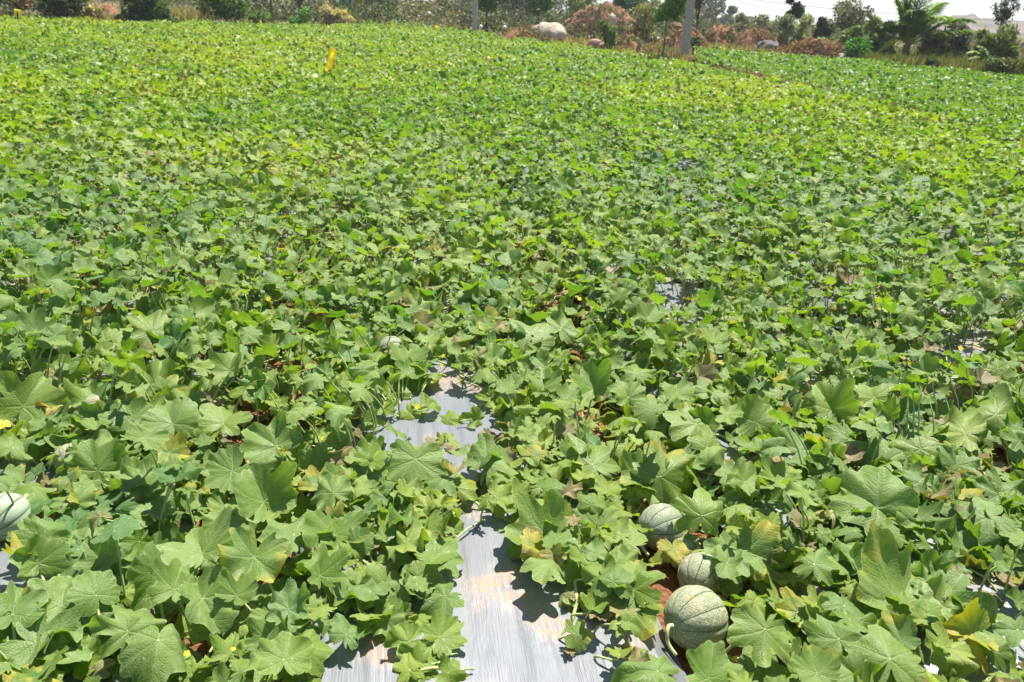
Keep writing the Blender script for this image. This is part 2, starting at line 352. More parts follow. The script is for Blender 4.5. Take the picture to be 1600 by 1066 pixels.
# ------------------------------------------------------------------ leaf shapes
def leaf_shape(rng, nr, na, young=False, flat=1.0):
    """unit leaf, +Y to the tip, petiole at origin. returns V, quads, tris, flat coords"""
    th = np.linspace(-PI, PI, na, endpoint=False) + PI / na
    dep = rng.uniform(.13, .40) if not young else rng.uniform(.30, .50)
    env = .60 + .40 * np.cos(th / 2) + rng.uniform(-.04, .07) * np.cos(th) + rng.uniform(-.06, .06) * np.sin(th) 
    lob = 1 - dep * np.abs(np.sin(th * PI / S_ANG)) ** (4 if na < 30 else 3.4) * (np.abs(th) < 2.6) * (1 + .35 * rng.normal() * np.sin(th) + .3 * rng.normal() * np.cos(2 * th))
    lob *= 1 - .07 * rng.normal() * np.cos(2 * th)
    rs = np.clip((PI - np.abs(th)) / .55, 0, 1); rs = rs ** .55
    R = env * lob * (.12 + .88 * rs)
    if na >= 36:
        nt_ = rng.integers(15, 20); R *= 1 + (.09 if not young else .12) * (np.abs(np.sin(th * nt_ / 2 + rng.uniform(0, 6) + .5 * np.sin(3 * th))) - .55) + .03 * np.sin(th * 9 + rng.uniform(0, 6)) * rng.normal()
    elif na >= 18: R *= 1 + .07 * np.sin(th * 7 + rng.uniform(0, 6))
    rr = (np.arange(1, nr + 1) / nr) ** .85
    X = (rr[:, None] * (R * np.sin(th))[None]); Y = (rr[:, None] * (R * np.cos(th))[None]); T = np.broadcast_to(th, X.shape)
    r = np.hypot(X, Y)
    z = flat * (rng.uniform(-.5, .45) * r ** 2 + rng.uniform(-.28, .60) * np.abs(X) - rng.uniform(0, .30) * np.clip(Y, 0, 9) ** 2.2 + rng.uniform(-.2, .1) * X * Y)
    z += rng.uniform(.005, .035) * r * -np.cos(T * 2 * PI / S_ANG) * np.clip(rs[None], 0, 1)
    e = np.clip(r, 0, 1.1) ** 3
    for kk in (3, 5, 8): z += flat * e * rng.normal() * .155 / (kk / 4) ** .5 * np.sin(kk * T + rng.uniform(0, 6))
    if na >= 36: z += e * .035 * np.sin(19 * T + rng.uniform(0, 6)) * (2 if young else 1)
    if rng.random() < .5:      # one side curls over
        a = rng.uniform(-PI, PI); d = X * np.sin(a) + Y * np.cos(a); c = np.clip(d - .45, 0, 1); z -= flat * c * rng.uniform(.5, 1.3); X = X - np.sin(a) * c * .35; Y = Y - np.cos(a) * c * .35
    V = np.vstack([[0, 0, 0], np.stack([X.ravel(), Y.ravel(), z.ravel()], 1)])
    fl = np.vstack([[0, 0], np.stack([(rr[:, None] * (R * np.sin(th))[None]).ravel(), (rr[:, None] * (R * np.cos(th))[None]).ravel()], 1)])
    rim = np.concatenate([[0], np.repeat(rr, na)]); fl = np.column_stack([fl, rim])
    j = np.arange(na); jn = (j + 1) % na
    tr = np.stack([np.zeros(na, int), 1 + j, 1 + jn], 1)[:, [0, 2, 1]]
    q = [np.stack([1 + a_ * na + j, 1 + (a_ + 1) * na + j, 1 + (a_ + 1) * na + jn, 1 + a_ * na + jn], 1)[:, ::-1] for a_ in range(nr - 1)]
    q = np.vstack(q) if q else np.zeros((0, 4), int)
    return V, q, tr, fl
LOD = [[leaf_shape(RNG, 10, 72) for _ in range(44)], [leaf_shape(RNG, 6, 48) for _ in range(36)], [leaf_shape(RNG, 3, 28) for _ in range(30)], [leaf_shape(RNG, 1, 9, flat=1.2) for _ in range(24)]]
YOUNG = [leaf_shape(RNG, 7, 60, True) for _ in range(24)]; YOUNG2 = [leaf_shape(RNG, 3, 28, True) for _ in range(16)]

class LeafMB:
    def __init__(s): s.v, s.q, s.t, s.lc, s.ti, s.rim, s.n = [], [], [], [], [], [], 0
    def add(s, shp, M, size, pos, tint, rnd):
        V, q, t, fl = shp
        s.v.append((V * size) @ M.T + pos); 
        if len(q): s.q.append(q + s.n)
        s.t.append(t + s.n); s.rim.append(fl[:, 2]); s.lc.append(np.column_stack([fl[:, :2], np.full(len(V), rnd)])); s.ti.append(np.tile(tint, (len(V), 1))); s.n += len(V)
    def build(s, name, mat, parent=None, loc=None, smooth=True):
        if not s.v: return None
        return mesh_np(name, np.vstack(s.v), [np.vstack(s.q) if s.q else [], np.vstack(s.t)], mat, parent,
                       {'lc': ('FLOAT_VECTOR', np.vstack(s.lc)), 'tint': ('FLOAT_COLOR', np.vstack(s.ti)), 'rim': ('FLOAT', np.concatenate(s.rim))}, smooth, loc)
def frame(n, yv):
    n = n / np.linalg.norm(n); y = yv - n * (yv @ n); y /= np.linalg.norm(y) + 1e-9; x = np.cross(y, n)
    return np.stack([x, y, n], 1)
RIGHT, UP, BACK = RM[:, 0], RM[:, 1], RM[:, 2]

# ------------------------------------------------------------------ where the canopy ends and where it is open
FX = np.array([-900, 0, 100, 190, 390, 540, 570, 640, 700, 770, 790, 870, 930, 1040, 1075, 1130, 1220, 1340, 1450, 1600, 2300])
FY = np.array([-25, 28, 32, 36, 39, 40, 33, 34, 44, 52, 61, 67, 78, 94, 99, 108, 128, 146, 176, 224, 470])          # far edge of the melon field
EX = np.array([1085, 1110, 1220, 1340, 1450, 1600, 2300]); EY = np.array([93, 98.5, 122, 145.8, 175.8, 223.8, 470])           # near edge of the further plot
GX = np.array([1085, 1100, 1180, 1340, 1420, 1600, 2300]); GY = np.array([78, 78, 85, 98, 108, 125, 190])             # its far edge
OPEN = [[(505, 1066), (555, 1012), (600, 1012), (655, 930), (700, 905), (742, 872), (790, 885), (845, 932), (890, 975), (930, 985), (965, 1040), (975, 1110), (480, 1110)],
        [(570, 694), (556, 655), (612, 602), (688, 572), (732, 572), (758, 598), (770, 700), (735, 694), (700, 672), (640, 692)],
        [(728, 770), (795, 782), (788, 866), (738, 870)],
        [(1035, 442), (1095, 440), (1088, 465), (1035, 468)], [(1062, 253), (1086, 250), (1084, 259), (1063, 261)],
        [(-60, 868), (32, 868), (22, 930), (-60, 940)], [(-40, 628), (28, 632), (0, 652)], [(-40, 705), (48, 705), (60, 722), (-40, 726)],
        [(1560, 985), (1640, 955), (1640, 1050), (1548, 1045)], [(1540, 905), (1600, 915), (1600, 935), (1545, 925)],
        [(1030, 1012), (1080, 1000), (1100, 1035), (1060, 1090), (1035, 1050)], [(897, 650), (922, 622), (942, 630), (936, 664)],
        [(1036, 925), (1085, 912), (1130, 945), (1128, 990), (1060, 1005), (1036, 960)], [(1000, 795), (1060, 788), (1076, 835), (1110, 885), (1085, 905), (1040, 870), (1003, 842)],
        [(-30, 765), (42, 775), (45, 828), (-30, 840)], [(1500, 520), (1545, 515), (1540, 555), (1500, 552)]]
def in_poly(P, poly):
    x, y = P[:, 0], P[:, 1]; ins = np.zeros(len(P), bool); n = len(poly)
    for a in range(n):
        x0, y0 = poly[a]; x1, y1 = poly[(a + 1) % n]
        if y0 == y1: continue
        c = ((y0 > y) != (y1 > y)) & (x < (x1 - x0) * (y - y0) / (y1 - y0) + x0); ins ^= c
    return ins
def in_open(P): 
    r = np.zeros(len(P), bool)
    for pl in OPEN: r |= in_poly(P, pl)
    return r

# ------------------------------------------------------------------ plants: two staggered lines per bed
plants = []
for bi in range(-26, 40):
    for sgn in (-1, 1):
        for kk in range(0, 90):
            v = .2 + kk * .8 + (.4 if sgn > 0 else 0) + RNG.uniform(-.08, .08); u = C0 + bi * SP + sgn * .22 + RNG.uniform(-.04, .04)
            x, y = u * ROWN[0] + v * ROWD[0], u * ROWN[1] + v * ROWD[1]
            if y < .5 or y > 40: continue
            pr = proj([[x, y, .2]])[0]
            if pr[0] < -260 or pr[0] > 1860 or pr[1] > 1330: continue
            if pr[1] < np.interp(pr[0], FX, FY): continue
            inview = -60 < pr[0] < 1660 and pr[1] < 1120
            plants.append([math.hypot(x, y) + (0 if inview else 100), x, y, bi, sgn, kk])
plants.sort(key=lambda a: a[0])
NP = 290
PL = np.array([[a[1], a[2]] for a in plants[:NP]])
print('plants', len(plants), 'nearest kept to', plants[NP - 1][0])

# ------------------------------------------------------------------ hero leaves: px, py of the petiole joint, size px, tip direction in the picture, yellowness, blotch, powder, tilt, height
HERO = [(627,869,50,90,.5,.0,.4),(646,910,48,80,.4,0,.5),(694,877,37,10,.4,0,.3),(548,937,50,95,.3,0,.7),(603,912,58,-100,.4,.1,.6),(541,992,42,60,.2,0,.7),(617,958,38,60,.5,0,.2),
 (868,768,85,150,.35,.15,.4),(853,838,86,186,.4,.12,.6),(914,896,80,-115,.3,0,.7),(991,922,72,92,.4,0,.3),(932,824,66,-105,.6,.1,.8),(993,960,66,-120,.3,.35,.3),(1028,1049,66,168,.4,0,.4),
 (1196,984,72,-95,.5,.05,.7),(1107,1060,58,80,.35,0,.5),(1143,868,52,-140,.35,0,.8),(1165,862,78,-18,.4,.42,.6),(1096,806,58,85,.5,0,.4),(1370,794,96,140,.3,0,.7),(1544,809,86,195,.2,0,.9),
 (1437,809,50,-80,.3,.1,.5),(1408,940,104,128,.4,.2,.5),(1468,938,100,-60,.2,0,.8),(1390,1030,86,100,.4,.1,.8),(1319,947,46,70,.3,0,.4),(1310,999,55,120,.4,0,.4),(1247,957,50,60,.5,.5,.2),
 (1277,1052,50,110,.4,.2,.4),(1335,1054,46,140,.3,0,.5),(1550,1017,40,60,.3,0,.5),(1590,985,38,175,.3,0,.6),(1272,882,50,80,.3,0,.4),(1290,800,60,0,.5,.6,.5),
 (41,787,46,60,.4,0,.5),(116,787,46,110,.4,0,.6),(219,748,50,120,.4,0,.4),(233,802,56,130,.4,0,.4),(316,865,76,110,.4,0,.7),(125,854,56,100,.3,0,.6),(141,887,36,60,.4,0,.4),
 (50,838,40,120,.3,0,.4),(97,946,78,80,.3,0,.8),(56,1006,96,-15,.25,0,.8),(200,987,66,100,.35,0,.7),(247,1001,76,-100,.35,0,.8),(250,896,72,-120,.35,0,.7),(272,921,56,70,.4,0,.5),
 (317,935,66,-60,.35,0,.8),(397,871,74,-110,.35,.3,.8),(450,952,50,85,.15,0,1.),(459,836,62,130,.35,0,.6),(412,784,72,112,.4,0,.6),(416,999,46,70,.4,0,.6),(469,1015,54,70,.6,0,.3),
 (523,836,66,-100,.4,.15,.3),(37,635,76,58,.6,0,.5),(166,536,56,110,.6,0,.5),(144,628,38,90,.5,0,.4),(93,595,52,80,.7,0,.3),(201,657,46,120,.3,0,.2),(270,663,56,110,.4,0,.5),
 (245,604,46,80,.5,0,.4),(298,649,56,60,.5,0,.4),(113,702,52,90,.4,0,.5),(153,736,60,50,.4,0,.4),(20,700,44,60,.4,0,.5),(225,759,50,80,.4,0,.5),(363,736,52,-150,.4,0,.6),(349,662,50,60,.5,0,.4),
 (239,519,50,90,.5,0,.4),(432,697,62,150,.4,0,.5),(494,731,50,20,.4,0,.5),(550,761,76,-82,.4,0,.7),(649,718,66,-95,.4,0,.6),(522,697,50,-12,.7,0,.1),(636,564,40,90,.4,0,.3),(593,559,38,80,.4,0,.3),
 (825,535,56,120,.5,0,.4),(692,512,52,-80,.5,0,.3),(654,479,46,60,.6,0,.4),(877,512,42,60,.5,0,.4),(764,725,60,40,.5,0,.7),(715,763,46,90,.8,.25,.2),(846,687,44,150,.5,0,.4),(925,726,78,132,.45,0,.4),
 (928,607,46,110,.4,0,.3),(850,607,40,90,.5,0,.3),(981,621,40,110,.4,0,.3),(1144,593,46,120,.4,0,.4),(1251,705,50,20,.4,0,.7),(1299,640,58,120,.5,0,.6),(1164,753,46,40,.5,0,.4),(1088,663,58,150,.5,.1,.5),
 (1018,642,40,150,.5,.1,.5),(1057,615,40,90,.5,0,.4),(995,584,40,80,.5,0,.4),(1113,615,40,60,.4,0,.5),(1032,745,74,40,.5,.25,.5),(1006,750,52,150,.5,.2,.4),(1438,702,62,100,.6,.05,.4),(1556,649,74,150,.5,0,.5),
 (1508,677,50,172,.8,.1,.4),(1365,622,42,110,.7,0,.2),(1567,517,36,60,.5,0,.5),(1559,576,46,20,.4,0,.5),(1562,772,52,110,.3,0,.5),(1494,728,40,80,.2,0,.6),(1438,753,42,150,.2,0,.9),(1379,725,52,160,.4,.2,.5),
 (1328,688,48,190,.4,.15,.5),(1180,660,46,100,.4,0,.5),(1215,620,44,60,.4,0,.5),(770,560,34,100,.5,0,.3),(1105,700,44,20,.6,.2,.5),(590,800,44,-70,.3,.3,.2),(640,800,56,-40,.5,.32,.1),(700,830,40,160,.5,.3,.1),
 (1200,830,40,60,.7,0,.1),(1052,858,34,-75,.8,.6,.2),(1136,880,42,-10,.4,.05,.5),(60,880,50,100,.4,0,.5),(20,960,60,80,.35,0,.6),(150,930,50,120,.4,0,.4),(520,770,44,120,.4,0,.5),(580,720,40,60,.6,0,.2),(560,850,44,60,.4,0,.5),(500,900,50,100,.4,0,.4),(360,820,50,90,.4,0,.5),(985,850,46,160,.7,.1,.3),(640,1048,34,100,.8,0,.1),(370,930,40,60,.4,.0,.4)]
YNG = [(687,995,42,40),(640,1003,36,115),(655,1040,42,205),(700,1052,32,-10),(668,1025,26,80),(628,978,34,140),(650,965,28,60),(560,622,26,100),(585,600,26,70),(610,612,24,40),(545,640,24,150),(600,640,26,80),
 (625,620,24,120),(650,605,26,70),(575,660,24,0),(640,645,28,-40),(665,640,26,30),(520,600,30,100),(548,580,28,60),(1208,838,26,100),(1235,850,26,40),(1225,870,26,-80),(360,1020,34,80),(330,1040,34,140),(395,1035,36,60),
 (420,1055,36,120),(450,1040,34,30),(480,1050,36,80),(300,1055,30,100),(375,1050,24,0),(790,605,28,70),(770,625,26,130),(805,640,26,60),(780,650,26,0),(18,690,28,60),(45,680,28,110),(60,700,26,30),(5,655,26,100),
 (30,1040,40,60),(10,1010,40,100),(445,690,24,60),(468,716,24,10),(380,520,28,90),(400,505,26,40),(365,505,26,140),(1150,500,28,90),(1125,520,28,140),(1175,515,28,40),(1150,545,26,0),(745,655,22,160),(700,655,30,30)]

GREEN_STEM = (0.36, 0.42, 0.15)
class Plant:
    def __init__(s, i, x, y):
        s.i, s.p = i, np.array([x, y, float(bed_z(x, y))]); s.leaf = LeafMB(); s.stem = MB(); s.pet = MB(); s.vpts = np.zeros((0, 3)); s.hero = []; s.flowers = []
PLS = [Plant(i, *PL[i]) for i in range(len(PL))]
def nearest(p): return int(np.argmin(((PL - np.asarray(p)[:2]) ** 2).sum(1)))

# vines on the ground for the nearer plants
for P in PLS:
    d = math.hypot(P.p[0], P.p[1]); pts_all = []
    if d > 7.5: continue
    for kk in range(RNG.integers(4, 7) if d < 4 else 3):
        a = RNG.uniform(0, 2 * PI); q = P.p[:2].copy(); pts = [P.p + [0, 0, -.01]]
        for st in range(RNG.integers(9, 17)):
            a += RNG.normal() * .33; q = q + .06 * np.array([math.cos(a), math.sin(a)])
            pt = np.array([q[0], q[1], float(bed_z(*q)) + .012 + .012 * math.sin(st * 1.3 + kk) + (.02 if st % 5 == 2 else 0)])
            if in_open(proj([pt])[:, :2])[0] and RNG.random() < .8: break
            pts.append(pt)
        if len(pts) < 3: continue
        pts = np.array(pts); P.stem.tube(pts, np.linspace(.0048, .0028, len(pts)), 6 if d < 4 else 4, [c_ * RNG.uniform(.75, 1.1) for c_ in GREEN_STEM]); pts_all.append(pts)
    P.vpts = np.vstack(pts_all) if pts_all else P.p[None]

def petiole(mb, P, joint, n, r=.0030, seg=7, sides=6, lift=.0):
    c = P.vpts if len(P.vpts) else P.p[None]
    dd = ((c[:, :2] - joint[:2]) ** 2).sum(1); b = c[int(np.argmin(dd))].copy()
    h = np.hypot(*(b[:2] - joint[:2]))
    if h > .09:
        far_ = b.copy()
        b = joint + (b - joint) * (.09 / h) * RNG.uniform(.6, 1); b[2] = float(bed_z(b[0], b[1])) + .008
        if h < .24 and r > .002 and sides >= 6 and len(c) > 12:
            t_ = np.linspace(0, 1, 9)[:, None]; run = b * (1 - t_) + far_ * t_; side_ = np.array([-(far_ - b)[1], (far_ - b)[0], 0]) * RNG.normal() * .25; run = run + side_ * np.sin(t_ * PI)
            run[:, 2] = bed_z(run[:, 0], run[:, 1]) + .012; mb.tube(run, r * 1.25, sides, [c_ * .95 for c_ in GREEN_STEM])
    c1 = b + np.array([0, 0, .6]) * max(.02, joint[2] - b[2]) + RNG.normal(size=3) * .006; c2 = joint - n * .035
    t = np.linspace(0, 1, seg)[:, None]
    pts = (1 - t) ** 3 * b + 3 * (1 - t) ** 2 * t * c1 + 3 * (1 - t) * t ** 2 * c2 + t ** 3 * joint
    mb.tube(pts, np.linspace(r * 1.15, r * .8, seg), sides, [c_ * RNG.uniform(.85, 1.25) for c_ in GREEN_STEM])

heroP = []
for (px, py, r, ang, ye, bl, po) in HERO:
    z = RNG.uniform(.13, .19) if bl < .4 else RNG.uniform(.08, .12)
    if py > 740 and 520 < px < 1060: z = RNG.uniform(.10, .145) if bl < .3 else .085
    J = ground(px, py, z); dep = proj([J])[0][2]; R = r * dep / F * .89
    tocam = (np.array([0, 0, CAM_H]) - J); tocam /= np.linalg.norm(tocam)
    n = np.array([0, 0, 1.0]) * .62 + tocam * .55 + RNG.normal(size=3) * .16 + np.array([.08, .0, 0]); n /= np.linalg.norm(n)
    v = math.cos(math.radians(ang)) * RIGHT + math.sin(math.radians(ang)) * UP; yv = v + tocam * -(v @ n) / (tocam @ n)
    M = frame(n, yv); P = PLS[nearest(J)]
    lm = LeafMB(); lm.add(leaf_shape(RNG, 12, 84, flat=1.05), M, R * (.93 if r > 70 else 1), J, (ye * .85 + .05 + RNG.uniform(-.08, .08), .1 + bl * .9, 0, po), RNG.random())
    sm = MB(); petiole(sm, P, J, n, .0036, 9, 8)
    P.hero.append((lm, sm)); heroP.append((px + math.cos(math.radians(ang)) * r * .35, py - math.sin(math.radians(ang)) * r * .35, r))
for (px, py, r, ang) in YNG:
    z = RNG.uniform(.085, .12); J = ground(px, py, z); dep = proj([J])[0][2]; R = r * dep / F * 1.05
    tocam = (np.array([0, 0, CAM_H]) - J); tocam /= np.linalg.norm(tocam)
    n = np.array([0, 0, 1.0]) * .6 + tocam * .45 + RNG.normal(size=3) * .25; n /= np.linalg.norm(n)
    v = math.cos(math.radians(ang)) * RIGHT + math.sin(math.radians(ang)) * UP; yv = v + tocam * -(v @ n) / (tocam @ n)
    P = PLS[nearest(J)]
    lm = LeafMB(); lm.add(leaf_shape(RNG, 9, 66, True, flat=.9), frame(n, yv), R, J, (RNG.uniform(.45, .75), 0, 0, .12), RNG.random())
    sm = MB(); petiole(sm, P, J, n, .0024, 7, 6); P.hero.append((lm, sm))
heroP = np.array(heroP)

# ------------------------------------------------------------------ the rest of the canopy
def scatter(cell, ymin, ymax, jit=.95):
    xm = .78 * ymax + 2.5; xs = np.arange(-xm, xm, cell); ys = np.arange(ymin, ymax, cell); X, Y = np.meshgrid(xs, ys); X = X.ravel() + RNG.uniform(-.5, .5, X.size) * cell * jit; Y = Y.ravel() + RNG.uniform(-.5, .5, Y.size) * cell * jit
    return np.stack([X, Y, np.zeros(len(X))], 1)
rest = LeafMB(); plot2 = LeafMB(); nleaf = 0
for (y0, y1, cell, low) in ((.3, 4.0, .070, 0), (4.0, 9.0, .071, 0), (9.0, 18.0, .077, 0), (18.0, 62.0, .100, 0), (.3, 4.0, .070, 1), (4.0, 9.0, .085, 1), (9.0, 15.0, .12, 1)):
    Q = scatter(cell, y0, y1)
    u = Q[:, 0] * ROWN[0] + Q[:, 1] * ROWN[1] - C0; m = np.abs(u - np.round(u / SP) * SP)
    hc = .75 + .5 * vnoise(Q[:, 0], Q[:, 1], .9, 8) + .25 * (vnoise(Q[:, 0], Q[:, 1], .25, 9) - .5)
    hc = hc if not low else hc; Q[:, 2] = bed_z(Q[:, 0], Q[:, 1]) + (.05 + .19 * RNG.random(len(Q)) ** .8) * hc
    if low: Q = Q[RNG.random(len(Q)) < np.where(np.abs((Q[:, 0] * ROWN[0] + Q[:, 1] * ROWN[1] - C0 + SP / 2) % SP - SP / 2) < HW + .1, 1, .45)]; Q[:, 2] = bed_z(Q[:, 0], Q[:, 1]) + RNG.uniform(.02, .09, len(Q))
    pr = proj(Q); fy = np.interp(pr[:, 0], FX, FY); base_pr = proj(Q * [1, 1, 0] + [0, 0, .2])
    by = base_pr[:, 1]; ey = np.interp(pr[:, 0], EX, EY); gy = np.interp(pr[:, 0], GX, GY)
    main = by > fy; p2 = (pr[:, 0] > 1085) & (by < ey) & (by > gy)
    ok = (main | p2) & (pr[:, 2] > .35) & (pr[:, 0] > -260 - 900 / np.maximum(pr[:, 2], .5)) & (pr[:, 0] < 1860 + 900 / np.maximum(pr[:, 2], .5)) & (pr[:, 1] < 1400)
    Q, pr, p2 = Q[ok], pr[ok], p2[ok]
    size = RNG.uniform(.036, .077, len(Q)) if y0 < 4 else RNG.uniform(.035, .073, len(Q)) if y0 < 9 else RNG.uniform(.033, .068, len(Q)) * (1 + .25 * (RNG.random(len(Q)) < .15))
    if y0 < 9:
        bad = in_open(pr[:, :2]); rp = size * F / pr[:, 2]
        for a in np.linspace(0, 2 * PI, 9)[:-1]: bad |= in_open(pr[:, :2] + np.stack([np.cos(a) * rp * (.5 if low else .85), np.sin(a) * rp * (.4 if low else .65)], 1))
        Q, pr, p2, size = Q[~bad], pr[~bad], p2[~bad], size[~bad]
        dh = np.sqrt(((pr[:, None, :2] - heroP[None, :, :2]) ** 2).sum(2)) / heroP[None, :, 2]; near_h = dh.min(1) < .85
        Q[near_h, 2] = bed_z(Q[near_h, 0], Q[near_h, 1]) + RNG.uniform(.03, .10, near_h.sum())
        drop = near_h & (RNG.random(len(Q)) < (0 if low else .15)); Q, pr, p2, size = Q[~drop], pr[~drop], p2[~drop], size[~drop]
    nleaf += len(Q)
    yp = vnoise(Q[:, 0], Q[:, 1], .45, 21) * .45 + vnoise(Q[:, 0], Q[:, 1], 1.7, 22) * .25 + vnoise(Q[:, 0], Q[:, 1], .17, 24) * .3
    for j in range(len(Q)):
        q = Q[j]; d = math.hypot(q[0], q[1]); ip = nearest(q) if d < 24 else -1
        if ip >= 0 and ((PL[ip] - q[:2]) ** 2).sum() > .7 ** 2: ip = -1
        tl = .40 if d < 2.5 else .58; n = np.array([RNG.normal() * tl + .05, RNG.normal() * tl - .10, 1.0]); n /= np.linalg.norm(n)
        a = RNG.normal() * 1.3 if RNG.random() < .6 else RNG.uniform(-PI, PI)
        yv = np.array([math.sin(a), math.cos(a), 0]); M = frame(n, yv); sz = size[j]; rn = RNG.random(); yg = RNG.random() < (.24 if d < 5 else .15)
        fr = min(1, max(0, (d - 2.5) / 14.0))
        ye = .40 + .20 * fr + (yp[j] - .5) * 1.5 + RNG.normal() * .17; po = max(0, RNG.normal() * .3 + .34 - .3 * fr); bl = max(0, RNG.normal() * .16); dry = 0.0  # yellower with distance: light glowing through far leaves, put into their base colour
        e = RNG.random()
        if e < .05 + .12 * (yp[j] > .6): bl = RNG.uniform(.3, .75)
        if low and RNG.random() < (.22 if d < 4 else .36): dry = RNG.uniform(.5, 1) if RNG.random() < .5 else 0; bl = RNG.uniform(.2, .7)
        elif e < .060: dry = RNG.uniform(.4, 1); sz *= .75; q = q - [0, 0, min(.07, max(0, q[2] - .03))]
        if p2[j]: ye = .30 + .25 * (yp[j] - .5) + RNG.normal() * .12; po *= .7; bl = 0; dry = 0; q = q + [0, 0, .06]
        if yg: ye = min(.85, ye + .25); po *= .3; sz *= .62
        lod = 0 if d < 2.9 else 1 if d < 5.2 else 2 if d < 13 else 3
        if y0 > 17: sz *= 1.15
        src = (YOUNG if lod < 2 else YOUNG2) if yg and lod < 3 else LOD[lod]; shp = src[RNG.integers(len(src))]
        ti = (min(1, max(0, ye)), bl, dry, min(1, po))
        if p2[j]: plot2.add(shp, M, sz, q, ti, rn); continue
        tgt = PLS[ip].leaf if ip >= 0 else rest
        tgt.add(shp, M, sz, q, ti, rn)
        if d < 6.0 and ip >= 0 and not low: petiole(PLS[ip].stem, PLS[ip], q, n, .0029, 6 if d < 3.5 else 4, 5 if d < 3.5 else 3)
# dried leaves lying on the ground
for _ in range(1500):
    x, y = RNG.uniform(-2.7, 3.1), RNG.uniform(.8, 5.5)
    if in_open(proj([[x, y, .05]])[:, :2])[0]: continue
    ip = nearest((x, y)); n = np.array([RNG.normal() * .4, RNG.normal() * .4, 1.0])
    a = RNG.uniform(0, 2 * PI); PLS[ip].leaf.add(LOD[1][RNG.integers(24)], frame(n, np.array([math.sin(a), math.cos(a), 0])) * [1, 1, 1.8], RNG.uniform(.025, .055), np.array([x, y, float(bed_z(x, y)) + .02]), (.5, .3, RNG.uniform(.7, 1), .2), RNG.random())
print('leaves', nleaf, 'stuff', len(rest.v), 'plot2', len(plot2.v))

# ------------------------------------------------------------------ flowers
def flower(P, c, s, nrm):
    mb = MB(); M = frame(nrm, np.array([.3, 1, 0.]))
    for kk in range(5):
        a = kk * 2 * PI / 5 + RNG.uniform(-.1, .1); col = (0.85, 0.62, 0.03) if kk % 2 else (0.9, 0.7, 0.05)
        L = []
        for (rr_, ww, zz) in ((.12, .12, 0), (.5, .36, .14), (.85, .34, .2), (1.05, .10, .10)):
            for sg in (-1, 0, 1): L.append([math.sin(a) * rr_ + math.cos(a) * ww * sg, math.cos(a) * rr_ - math.sin(a) * ww * sg, zz - (.06 if sg == 0 else 0) + RNG.normal() * .02])
        q = [(r0 * 3 + c0, r0 * 3 + c0 + 1, r0 * 3 + c0 + 4, r0 * 3 + c0 + 3) for r0 in range(3) for c0 in range(2)]
        mb.add((np.array(L) * s) @ M.T + c, q, None, col)
    P.flowers.append((mb, c, s, M))
FLW = [(5,668,11),(440,708,9),(1148,524,7),(385,497,6),(1090,536,6),(545,583,6),(693,560,5),(365,1020,6),(293,1027,7),(652,640,6),(1500,548,6),(1300,415,5),(1420,570,5),(905,470,5),(420,470,5),(505,690,5),(1238,868,5),(690,575,4),(1492,480,4),(180,440,5)]
for (px, py, r) in FLW:
    z = .17; c = ground(px, py, z); dep = proj([c])[0][2]
    tocam = (np.array([0, 0, CAM_H]) - c); tocam /= np.linalg.norm(tocam)
    flower(PLS[nearest(c)], c + np.array([0, 0, .01]), r * (1 if px < 20 else .72) * dep / F, tocam * .5 + np.array([0, 0, .6]) + RNG.normal(size=3) * .38)

# ------------------------------------------------------------------ put the plants together
ORD = ['', 'first', 'second', 'third', 'fourth', 'fifth', 'sixth', 'seventh', 'eighth', 'ninth', 'tenth', 'eleventh', 'twelfth', 'thirteenth', 'fourteenth', 'fifteenth', 'sixteenth', 'seventeenth', 'eighteenth',
       'nineteenth', 'twentieth', 'twenty-first', 'twenty-second', 'twenty-third', 'twenty-fourth', 'twenty-fifth', 'twenty-sixth', 'twenty-seventh', 'twenty-eighth', 'twenty-ninth', 'thirtieth']
rows = {}
for i in range(len(PL)): rows.setdefault((plants[i][3], plants[i][4]), []).append(i)
lab = {}
for (bi, sg), L in rows.items():
    L.sort(key=lambda i: plants[i][5])
    for n_, i in enumerate(L, 1):
        edge = 'right' if sg > 0 else 'left'
        if bi == 0: lab[i] = f'melon plant {ORD[min(n_, 30)]} from the front along the {edge} edge of the central bare film'
        else: lab[i] = f"melon plant {ORD[min(n_, 30)]} from the front, {edge} edge of {ORD[abs(bi)]} bed {'right' if bi > 0 else 'left'} of bare film"
for P in PLS:
    d = math.hypot(P.p[0], P.p[1]); i = P.i
    if not P.leaf.v and not P.hero: continue
    if d > 6 and P.leaf.v and not P.flowers and not P.hero:
        root = empty('melon_plant', P.p, lab[i], 'melon plant', 'melon plants covering the field'); P.leaf.build('foliage', M_LEAF_FAR if d > 8 else M_LEAF, root, P.p)
        if P.stem.v: P.stem.build('vine', M_STEM, root, P.p, True)
        continue
    root = empty('melon_plant', P.p, lab[i], 'melon plant', 'melon plants covering the field')
    P.leaf.build('foliage', M_LEAF if d < 8 else M_LEAF_FAR, root, P.p)
    P.stem.build('vine', M_STEM, root, P.p, True); 
    for (lm, sm) in P.hero:
        o = lm.build('leaf', M_LEAF, root, P.p); sm.build('leaf_stalk', M_STEM, o, P.p, True)
    for (mb, c, s, M) in P.flowers:
        o = mb.build('flower', M_PETAL, root, P.p, True)
        e_ = MB(); e_.tube(np.array([c - M[:, 2] * s * 1.5, c + M[:, 2] * s * .12]), [s * .16, s * .22], 6, (.25, .33, .08)); e_.build('calyx', M_STEM, o, P.p, True)
o = rest.build('melon_foliage', M_LEAF_FAR); tag(o, 'unbroken far canopy of melon leaves', None, None, 'stuff')
o = plot2.build('crop_foliage', M_LEAF_FAR); tag(o, 'deeper green crop of the further plot on the right beyond the dirt path', None, None, 'stuff')

